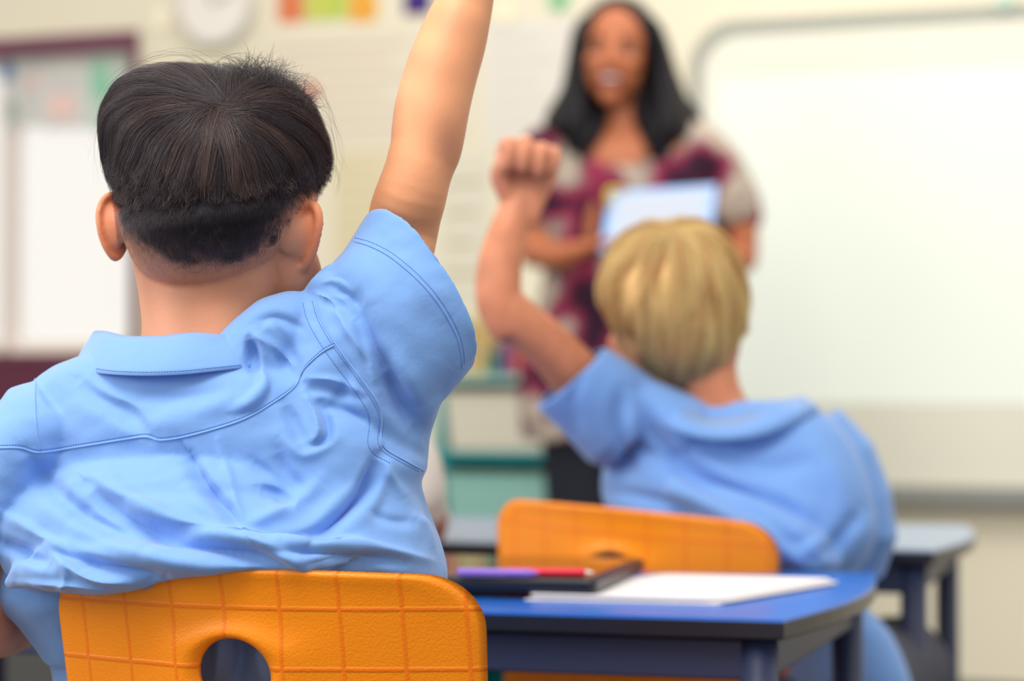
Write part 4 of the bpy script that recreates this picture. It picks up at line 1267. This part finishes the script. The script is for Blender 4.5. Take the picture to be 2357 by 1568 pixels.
body(pB, [crB, neckB, torB] + hpB + ears + armB + fistB + armBr + hdB + legsB, .0024, (204, 132, 98), toneB, it=3)
# hair
WB = unit(P(1545, 520, 3.04) - HB.c)
def stopB(x, d): return np.interp(x, [1370, 1400, 1450, 1500, 1560, 1620, 1680, 1726], [730, 765, 830, 876, 900, 885, 838, 770]) - 12
NG, NC = 520, 34
S0 = []
while len(S0) < NG:
    v = unit(rng.normal(size=3))
    if v @ WB > math.cos(math.radians(120)) and v @ FWV < .8: S0.append(v)
S0 = np.array(S0); S0[:70] = unit(WB + rng.normal(size=(70, 3)) * .16)
G = flow(HB, WB, S0, 11, rng.uniform(.05, .095, NG), .75, -.5, stopB); K = G.shape[1]; tk = np.linspace(0, 1, K)
offs = rng.normal(size=(NG, NC, 3)) * .05
Sd = unit((G[:, None] + offs[:, :, None] * (1 - .7 * tk)[None, None, :, None]).reshape(-1, 3)).reshape(NG * NC, K, 3)
lay = np.clip(np.repeat(rng.uniform(.2, 1.05, NG), NC) + rng.normal(size=NG * NC) * .12, .05, 1.15)
PB_ = lift(HB, Sd, lay, lambda x, y, d: .011 * (1 - sstep(780, 880, y)) + .002, tk)
n = len(PB_)
q, yy, _ = proj(PB_[:, 0])
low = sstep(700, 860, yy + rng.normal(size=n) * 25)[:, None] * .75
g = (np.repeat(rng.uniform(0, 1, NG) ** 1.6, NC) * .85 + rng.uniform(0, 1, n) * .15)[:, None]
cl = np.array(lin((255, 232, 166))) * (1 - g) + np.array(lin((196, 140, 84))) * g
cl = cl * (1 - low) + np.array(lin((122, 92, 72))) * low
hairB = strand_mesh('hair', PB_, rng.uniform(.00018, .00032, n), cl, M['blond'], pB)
S, F = sphere_dirs(100, 64); S[-2] = (0, -1, 0); S[-1] = (0, 1, 0); S = unit(S)
q = HB.pt(S, 0); x, y, d = proj(q); keep = y < stopB(x, d) - 6
kk = sstep(720, 880, y)[:, None]
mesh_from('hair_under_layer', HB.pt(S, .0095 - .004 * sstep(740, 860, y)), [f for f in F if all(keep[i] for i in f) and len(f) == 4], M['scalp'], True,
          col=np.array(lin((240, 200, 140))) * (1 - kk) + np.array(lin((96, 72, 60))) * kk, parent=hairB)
# shirt
TB = rows([(922, 1520, 1800, 3.1, .058), (945, 1470, 1880, 3.1, .075), (985, 1440, 1925, 3.1, .09), (1040, 1405, 1960, 3.1, .10), (1100, 1388, 1985, 3.1, .108), (1160, 1392, 2000, 3.1, .112),
           (1215, 1430, 2005, 3.1, .118), (1270, 1480, 1990, 3.11, .116), (1320, 1560, 1960, 3.12, .108), (1380, 1640, 1975, 3.14, .10), (1450, 1690, 2040, 3.16, .10), (1560, 1700, 2086, 3.18, .10), (1640, 1700, 2090, 3.19, .09)], n=80, e=2.4, shear=-.25)
slB = rings([ell(P(1470, 990, 3.09), np.array([.04, 0, .05]), np.array([0, .068, 0]), 40),
             ell(P(1420, 960, 3.07), np.array([.035, 0, .058]), np.array([-.01, .062, 0]), 40),
             ell(P(1368, 912, 3.05), np.array([.040, 0, .046]), np.array([-.01, .058, 0]), 40),
             ell(P(1312, 868, 3.03), np.array([.042, 0, .038]), np.array([-.008, .052, 0]), 40),
             ell(P(1309, 866, 3.03), np.array([.039, 0, .035]), np.array([-.008, .047, 0]), 40),
             ell(P(1360, 910, 3.05), np.array([.034, 0, .038]), np.array([-.01, .046, 0]), 40)])
shB = limb([P(1560, 990, 3.06), P(1480, 930, 3.05), P(1430, 912, 3.05)], [.05, .034, .026], 24)
slBr = rings([ell(P(1860, 1010, 3.11), np.array([.04, 0, .04]), np.array([0, .066, 0]), 40),
              ell(P(1925, 1060, 3.11), np.array([.046, 0, .024]), np.array([0, .062, 0]), 40),
              ell(P(1972, 1150, 3.11), np.array([.044, 0, .012]), np.array([0, .056, .0]), 40),
              ell(P(1990, 1225, 3.11), np.array([.042, 0, -.006]), np.array([0, .052, .004]), 40),
              ell(P(1965, 1285, 3.14), np.array([.038, 0, -.026]), np.array([.02, .046, .012]), 40),
              ell(P(1963, 1284, 3.14), np.array([.034, 0, -.023]), np.array([.018, .040, .010]), 40),
              ell(P(1980, 1230, 3.12), np.array([.034, 0, -.006]), np.array([0, .042, .004]), 40)])
blB = limb([P(1560, 1130, 2.99), P(1700, 1190, 2.965), P(1840, 1260, 2.96), P(1900, 1290, 2.99)], [.02, .03, .032, .02], 24)
V, F = union([TB, slB, shB, slBr, blB], .0028, 6)
FB = [([(1470, 900), (1500, 1000), (1600, 1100), (1760, 1190), (1860, 1290)], -16, 20, 26), ([(1530, 960), (1620, 1060), (1760, 1130), (1900, 1180)], 8, 30, 26),
      ([(1600, 960), (1700, 1010), (1820, 1000)], -8, 22, 22), ([(1640, 1040), (1760, 1080), (1880, 1060)], -7, 26, 26), ([(1860, 1010), (1930, 1100), (1960, 1200)], 6, 26, 22),
      ([(1430, 900), (1420, 980), (1450, 1060)], -12, 16, 20), ([(1350, 850), (1320, 920), (1340, 990)], -5, 16, 14), ([(1470, 930), (1450, 1010), (1490, 1090)], 8, 18, 18),
      ([(1980, 1180), (1930, 1250), (1890, 1290)], -14, 22, 18), ([(1900, 1200), (1840, 1250), (1790, 1230)], -6, 24, 20), ([(1540, 1110), (1640, 1160), (1760, 1240)], 8, 20, 16),
      ([(1400, 1130), (1500, 1150), (1620, 1190)], -10, 16, 14), ([(1780, 1270), (1830, 1340), (1850, 1420)], -8, 16, 20), ([(1700, 1110), (1800, 1160), (1860, 1230)], -6, 20, 20)]
V = strokes(V, F, FB, dmax=3.14)
shirtB = mesh_from('shirt', V, F, M['shirt'], True, parent=pB)
R = []
for a, b in zip(cr(np.array([(1520, 905, 3.13), (1528, 898, 3.09), (1560, 920, 3.04), (1620, 962, 3.02), (1690, 964, 3.015), (1745, 940, 3.03), (1762, 925, 3.08)], float), 6),
                cr(np.array([(1500, 945, 3.12), (1500, 940, 3.06), (1540, 985, 2.995), (1640, 1012, 2.975), (1760, 1000, 2.98), (1880, 945, 3.03), (1850, 912, 3.10)], float), 6)):
    pa, pb = P(*a), P(*b); o_ = np.array([0, -.003, 0])
    R.append(np.array([pb + o_, (pa + pb) / 2 + o_ * 2, pa + (0, 0, .002), pa - o_ + (0, 0, -.01), (pa + pb) / 2 - o_ * .2, pb - o_ * .2]))
Vc, Fc = rings(R)
mesh_from('collar', Vc, Fc, M['shirt'], True, parent=shirtB)
sp = [blob(hB, (.16, .11, .10))]
for sx, k0 in zip((-1, 1), knB):
    h0 = hB + rB * sx * .075; sp.append(limb([h0, h0 * .5 + k0 * .5, k0 * .92 + h0 * .08], [.090, .082, .078]))
V, F = union(sp, .005, 4)
mesh_from('shorts', V, F, M['shorts'], True, parent=pB)
feet(pB, knB, anB, fB, .9)

# ---------------------------------------------------------------- pupil in a white shirt, mostly hidden
pC = empty('person', (-.36, 3.27, 0), 'pupil in a white shirt, hidden behind the dark haired boy, elbow on the far desk', 'person')
cC = P(612, 775, 3.26); RC = rotm(math.radians(-10), 0, 0)
hpC = [place(p, RC, cC, 1.0) for p in head_pieces()]
tC = rows([(860, 480, 760, 3.27, .06), (930, 420, 850, 3.27, .08), (1100, 440, 860, 3.27, .085), (1350, 460, 860, 3.28, .085), (1560, 440, 870, 3.3, .09), (1660, 450, 860, 3.3, .08)], e=2.4)
nC = limb([P(620, 780, 3.27), P(620, 900, 3.27)], [.052, .058])
aC = [limb([P(860, 960, 3.27), P(930, 1060, 3.25), P(962, 1150, 3.24), P(975, 1185, 3.26)], [.038, .034, .030, .027]), limb([P(985, 1190, 3.26), P(985, 1222, 3.42), P(960, 1215, 3.55)], [.029, .024, .019]),
      limb([P(420, 970, 3.27), P(360, 1080, 3.25), P(340, 1180, 3.27)], [.042, .038, .03]), limb([P(340, 1190, 3.28), P(400, 1205, 3.42), P(450, 1205, 3.55)], [.029, .024, .019])]
hC = hand(P(956, 1214, 3.57), unit([-.3, .9, .0]), (0, 0, -1), .82, .25, side=-1) + hand(P(454, 1204, 3.57), unit([.3, .9, .0]), (0, 0, -1), .82, .25, side=1)
fC = fwd; rC = rt; hpos = P(650, 1640, 3.3); hpos[2] = .50
lgC, knC, anC = [], [], []
for sx in (-1, 1):
    h0 = hpos + rC * sx * .07; k0 = h0 + fC * .33; a0 = k0 - fC * .04; a0[2] = .085; f0 = a0 + fC * .1; f0[2] = .03
    lgC += leg_pieces(h0, k0, a0, f0, .9); knC.append(k0); anC.append(a0)
body(pC, hpC + [tC, nC] + aC + hC + lgC, .003, (214, 150, 120), None)
OUT_C = [(610 + 152 * math.cos(a), 742 - 150 * math.sin(a)) for a in np.linspace(0, 6.2, 24)]
HC = Hull((610, 742), 3.25, OUT_C, .108, .092)
WC = unit(P(610, 620, 3.2) - HC.c)
NG, NC = 420, 20
S0 = unit(rng.normal(size=(NG * 3, 3))); S0 = S0[(S0 @ WC > -.35) & (S0 @ FWV < .5)][:NG]; NG = len(S0)
G = flow(HC, WC, S0, 9, np.full(NG, .10), .5, .2, lambda x, d: np.full(len(x), 830.)); K = 9; tk = np.linspace(0, 1, K)
Sd = unit((G[:, None] + (rng.normal(size=(NG, NC, 3)) * .06)[:, :, None]).reshape(-1, 3)).reshape(NG * NC, K, 3)
PC_ = lift(HC, Sd, rng.uniform(.2, 1, NG * NC), lambda x, y, d: .012 + 0 * x, tk)
hrC = strand_mesh('hair', PC_, np.full(len(PC_), .0005), np.array(lin((150, 92, 44)))[None] * rng.uniform(.7, 1.2, (len(PC_), 1)), M['blond'], pC)
S, F = sphere_dirs(60, 40); S[-2] = (0, -1, 0); S[-1] = (0, 1, 0); S = unit(S); q = HC.pt(S, .006); x, y, d = proj(q)
keep = (y < 840) & ~((d > 3.27) & (y > 690))
mesh_from('hair_under_layer', q, [f for f in F if all(keep[i] for i in f) and len(f) == 4], M['scalp'], True, col=np.tile(np.array(lin((140, 86, 42))), (len(q), 1)), parent=hrC)
TC = rows([(872, 500, 740, 3.27, .066), (900, 430, 820, 3.27, .085), (960, 400, 870, 3.27, .098), (1100, 415, 880, 3.27, .10), (1350, 430, 880, 3.28, .10), (1600, 430, 880, 3.3, .10)], e=2.4)
def slv(a, b, c, r0, r1):
    return limb([a, b, c], [r0, (r0 + r1) / 2, r1], 24)
V, F = union([TC, limb([P(850, 950, 3.27), P(930, 1050, 3.25), P(960, 1130, 3.24), P(975, 1172, 3.245)], [.052, .046, .040, .032], 24), slv(P(430, 960, 3.27), P(370, 1060, 3.25), P(350, 1130, 3.25), .055, .042)], .004, 4)
mesh_from('shirt', V, F, M['white_cloth'], True, parent=pC)
sp = [blob(hpos, (.15, .11, .10))]
for sx, k0 in zip((-1, 1), knC):
    h0 = hpos + rC * sx * .07; sp.append(limb([h0, k0 * .92 + h0 * .08], [.085, .075]))
V, F = union(sp, .006, 4); mesh_from('shorts', V, F, M['shorts'], True, parent=pC)
feet(pC, knC, anC, fC, .9)

# ---------------------------------------------------------------- the woman
DT = 5.4
pT = empty('person', (.27, 5.42, 0), 'smiling woman with long black hair in a maroon patterned dress, holding a tablet', 'person')
cT = P(1418, 124, DT - .02); RT = rotm(math.radians(180 - 8), math.radians(-2), math.radians(-4))
hpT = [place(p, RT, cT, 1.08) for p in head_pieces(smile=True, ears=True)]
nkT = limb([P(1425, 190, DT + .02), P(1428, 260, DT + .02), P(1432, 320, DT + .02)], [.050, .050, .062], 26)
def trow(L, **k): return rows(L, **k)
tT = trow([(300, 1320, 1545, DT + .02, .05), (345, 1265, 1610, DT + .02, .085), (420, 1270, 1625, DT + .02, .10), (600, 1270, 1610, DT + .02, .095), (720, 1265, 1620, DT + .02, .10), (880, 1225, 1665, DT + .02, .11), (960, 1230, 1665, DT + .02, .105)], e=2.3, shear=0)
aT = [limb([P(1620, 345, DT + .02), P(1668, 430, DT + .02), P(1700, 520, DT + .01), P(1708, 590, DT)], [.046, .044, .041, .036], 24),
      limb([P(1708, 594, DT), P(1640, 606, DT - .11), P(1594, 602, DT - .146)], [.036, .032, .024], 24),
      limb([P(1262, 350, DT + .02), P(1240, 450, DT + .02), P(1232, 560, DT)], [.044, .041, .037], 24),
      limb([P(1230, 580, DT - .01), P(1290, 590, DT - .11), P(1338, 576, DT - .155)], [.036, .031, .023], 24)]
hT = hand(P(1340, 575, DT - .158), unit([1, -.15, .25]), unit([.2, -.3, .9]), .92, .5, side=1) + hand(P(1590, 600, DT - .15), unit([-.8, .12, .3]), unit([0, .95, .3]), .92, .45, side=-1)
lgT, anT = [], []
for sx in (-1, 1):
    h0 = P(1440 + sx * 95, 960, DT + .02); k0 = h0 * 1.0; k0[2] = .47; a0 = k0 * 1.0 + (0, .03, 0); a0[2] = .09; f0 = a0 + np.array([sx * .02, -.12, 0]); f0[2] = .03
    lgT.append(limb([h0, (h0 + k0) / 2, k0, (k0 + a0) / 2 + (0, .02, 0), a0], [.078, .066, .052, .046, .032], 24)); anT.append((a0, f0))
def toneT(V, N, col):
    L = (V - cT) @ RT / 1.08
    lips = (np.abs(L[:, 0]) < .026) & (L[:, 2] > -.074) & (L[:, 2] < -.046) & (L[:, 1] > .076)
    col = np.where(lips[:, None], np.array(lin((150, 72, 72))), col)
    es = ((np.abs(L[:, 0]) - .031) / .017) ** 2 + ((L[:, 2] - .004) / .011) ** 2 < 1
    col = np.where((es & (L[:, 1] > .05))[:, None], col * .55, col)
    return col
body(pT, hpT + [nkT, tT] + aT + hT + lgT, .0036, (176, 104, 68), toneT)
mw = mat('eye_white', lin((176, 160, 150)), .3, .5); mi = mat('dark_brown_iris', lin((44, 28, 22)), .2, .6); mt = mat('teeth_enamel', lin((236, 226, 214)), .3, .5)
mh = mat('black_hair', lin((18, 16, 22)), .55, .2)
for sx in (-1, 1):
    V, F = place(blob((sx * .031, .0705, .004), (.0125, .0125, .0062)), RT, cT, 1.08); e = mesh_from('eye', V, F, mw, True, parent=pT)
    V, F = place(blob((sx * .031, .0815, .004), (.0052, .003, .0052)), RT, cT, 1.08); mesh_from('iris', V, F, mi, True, parent=e)
    V, F = place(limb([(sx * .016, .088, .021), (sx * .030, .088, .026), (sx * .046, .074, .021)], [.0018, .0028, .0015], 10), RT, cT, 1.08); mesh_from('eyebrow', V, F, mh, True, parent=pT)
V, F = place(limb([(-.017, .0845, -.0555), (0, .0935, -.0575), (.017, .0845, -.0555)], [.002, .0040, .002], 12), RT, cT, 1.08); mesh_from('teeth', V, F, mt, True, parent=pT)
# long hair: cap and many locks falling over both shoulders
pcs = [place(blob((0, -.024, .034), (.083, .094, .088)), RT, cT, 1.08)]
def lock(pts, r): return limb([P(*p) for p in pts], r, 12, 5)
nT = random.Random(5)
for k in range(46):
    t = k / 45; j = lambda s: nT.uniform(-s, s)
    # screen left curtain
    x1 = 1332 - 8 * t; dz = DT - .06 + .14 * t
    pcs.append(lock([(1415 + j(6), 22 + j(4), DT - .05 + .1 * t), (1352 - 14 * t, 62 + j(6), dz), (x1 + j(6), 150, dz + .01), (1326 - 14 * t + j(8), 220, dz), (1296 - 22 * t + 40 * (1 - t) * .6 + j(14), 280 + j(8), dz - .02), (1300 + 50 * (1 - t) * .8 - 30 * t + j(18), 335 + j(24), dz - .03)],
                    [.011, .015, .018, .021, .022, .008]))
    pcs.append(lock([(1440 + j(6), 20 + j(4), DT - .05 + .1 * t), (1502 + 6 * t, 66 + j(6), dz), (1520 + 14 * t + j(6), 150, dz + .01), (1532 + 22 * t + j(8), 225, dz), (1546 + 40 * t - 20 * (1 - t) + j(14), 290 + j(8), dz - .02), (1545 + 42 * t - 40 * (1 - t) + j(18), 345 + j(22), dz - .03)],
                    [.011, .015, .018, .021, .023, .008]))
for k in range(16):
    t = k / 15
    for sx, ex in ((-1, 0), (1, 6)):
        pcs.append(lock([(1418 + sx * 50 + j2, 100, DT + .02 + .05 * t) for j2 in (0,)] + [(1421 + sx * 46, 170, DT + .02 + .06 * t), (1424 + sx * 46 + ex, 240, DT + .0 + .06 * t), (1428 + sx * (66 + 14 * t) + ex, 310, DT - .06 + .07 * t), (1430 + sx * (86 + 26 * t) + ex, 352 + nT.uniform(-14, 14), DT - .09 + .06 * t)], [.016, .027, .029, .022, .006]))
for k in range(10):
    t = k / 9
    pcs.append(lock([(1488, 70, DT + .08 * t), (1500, 140, DT + .08 * t), (1502, 200, DT + .0 + .08 * t), (1506, 260, DT - .03 + .08 * t), (1520, 330, DT - .06 + .06 * t)], [.016, .022, .025, .022, .006]))
V, F = union(pcs, .0032, 2)
mesh_from('hair', V, F, mh, True, parent=pT)

# dress with a blotched print
md = mat('maroon_print_cloth', lin((120, 46, 72)), .8, .2)
nt = md.node_tree; b = nt.nodes['Principled BSDF']; tc = nt.nodes.new('ShaderNodeTexCoord')
def ramp(fac, stops, ip='EASE'):
    r = nt.nodes.new('ShaderNodeValToRGB'); r.color_ramp.interpolation = ip
    while len(r.color_ramp.elements) < len(stops): r.color_ramp.elements.new(.5)
    for e, (p, c) in zip(r.color_ramp.elements, stops): e.position = p; e.color = (*lin(c), 1)
    nt.links.new(fac, r.inputs[0]); return r.outputs[0]
def noise_(s, d=2):
    n = nt.nodes.new('ShaderNodeTexNoise'); n.inputs['Scale'].default_value = s; n.inputs['Detail'].default_value = d
    nt.links.new(tc.outputs['Object'], n.inputs['Vector']); return n.outputs['Fac']
big = ramp(noise_(9, 1), [(.36, (52, 22, 44)), (.44, (120, 36, 64)), (.50, (158, 56, 86)), (.54, (96, 70, 78)), (.62, (176, 160, 146))], 'LINEAR')
v = nt.nodes.new('ShaderNodeTexVoronoi'); v.inputs['Scale'].default_value = 110; nt.links.new(tc.outputs['Object'], v.inputs['Vector'])
dot = ramp(v.outputs['Distance'], [(.25, (255, 255, 255)), (.45, (0, 0, 0))])
mx = nt.nodes.new('ShaderNodeMix'); mx.data_type = 'RGBA'; mk = nt.nodes.new('ShaderNodeMath'); mk.operation = 'MULTIPLY'; mk.inputs[1].default_value = .7
mm = ramp(noise_(9, 1), [(.48, (0, 0, 0)), (.56, (255, 255, 255))])
m3 = nt.nodes.new('ShaderNodeMath'); m3.operation = 'MULTIPLY'; nt.links.new(dot, m3.inputs[0]); nt.links.new(mm, m3.inputs[1]); nt.links.new(m3.outputs[0], mk.inputs[0])
nt.links.new(mk.outputs[0], mx.inputs[0]); nt.links.new(big, mx.inputs[6]); mx.inputs[7].default_value = (*lin((206, 198, 184)), 1)
nt.links.new(mx.outputs[2], b.inputs['Base Color'])
TT = trow([(335, 1300, 1580, DT + .02, .07), (352, 1255, 1622, DT + .02, .094), (400, 1250, 1640, DT + .02, .108), (470, 1252, 1640, DT + .02, .112), (600, 1252, 1630, DT + .02, .106), (700, 1240, 1640, DT + .02, .11), (820, 1205, 1675, DT + .02, .125),
           (900, 1196, 1690, DT + .02, .132), (1000, 1196, 1695, DT + .02, .134), (1012, 1198, 1692, DT + .02, .132)], n=80, e=2.3, shear=0)
slT = [limb([P(1605, 352, DT + .02), P(1655, 410, DT + .02), P(1682, 470, DT + .015), P(1690, 488, DT + .012)], [.074, .072, .066, .058], 26),
       limb([P(1275, 356, DT + .02), P(1246, 410, DT + .02), P(1235, 480, DT + .012)], [.072, .068, .060], 26)]
V, F = union([TT] + slT, .0045, 4)
V = V + normals(V, F) * (Noise(41, .16)(V * np.array([1.6, 1, .5])) * .004)[:, None]
# open neck: the cloth stops at a scoop
x, y, d = proj(V)
sc_ = (((x - 1430) / 88) ** 2 + ((y - 318) / 62) ** 2 < 1) & (d < DT + .08)
Fk = F[~sc_[F].any(1)]
mesh_from('dress', V, Fk, md, True, parent=pT)
pcs = []
for (a0, f0), L in zip(anT, lgT):
    k0 = a0 - (0, .015, 0); k0[2] = .47; h0 = a0 - (0, .03, 0); h0[2] = .84
    pcs.append(limb([h0, k0, a0 + (0, 0, .02)], [.100, .078, .066], 28))
pcs.append(blob(P(1440, 960, DT + .02), (.19, .12, .12)))
V, F = union(pcs, .006, 4); mesh_from('trousers', V, F, M['black_cloth'], True, parent=pT)
for a0, f0 in anT:
    V, F = shoe_piece(a0, f0 + (0, -.03, 0), 1.05); mesh_from('shoe', V, F, M['shoe'], True, parent=pT)

# tablet she holds
q = [P(1402, 440, DT - .235), P(1652, 424, DT - .235), P(1636, 560, DT - .215), P(1380, 580, DT - .215)]
ctr = np.mean(q, axis=0); nn = unit(np.cross(q[1] - q[0], q[3] - q[0])); nn = nn if nn[1] < 0 else -nn
th = empty('tablet', ctr, 'tablet with a glowing white screen, held by the woman above the blond head', 'tablet')
def plate(k, o0, o1): return rings([np.array([ctr + (p - ctr) * k + nn * o for p in q]) for o in (o0, o1)])
wob('case', [plate(1.0, -.012, 0)], M['black_plastic'], th, bev=.003)
wob('screen', [plate(.985, 0, .0012)], mat('lit_tablet_screen', lin((176, 206, 246)), .3, .4, emit=(lin((120, 176, 245)), .55)), th)
wob('page', [plate(.84, .0012, .0018)], mat('lit_white_page', lin((190, 198, 212)), .3, .4, emit=(lin((236, 243, 255)), .30)), th)
wob('corner_grip', [limb([q[0] + nn * .002 + (.0, 0, -.03), q[0] + nn * .003, q[0] + nn * .002 + (.03, 0, .002)], [.006, .007, .005], 10)], mat('yellow_silicone', lin((214, 190, 40)), .5, .4), th, smooth=True)
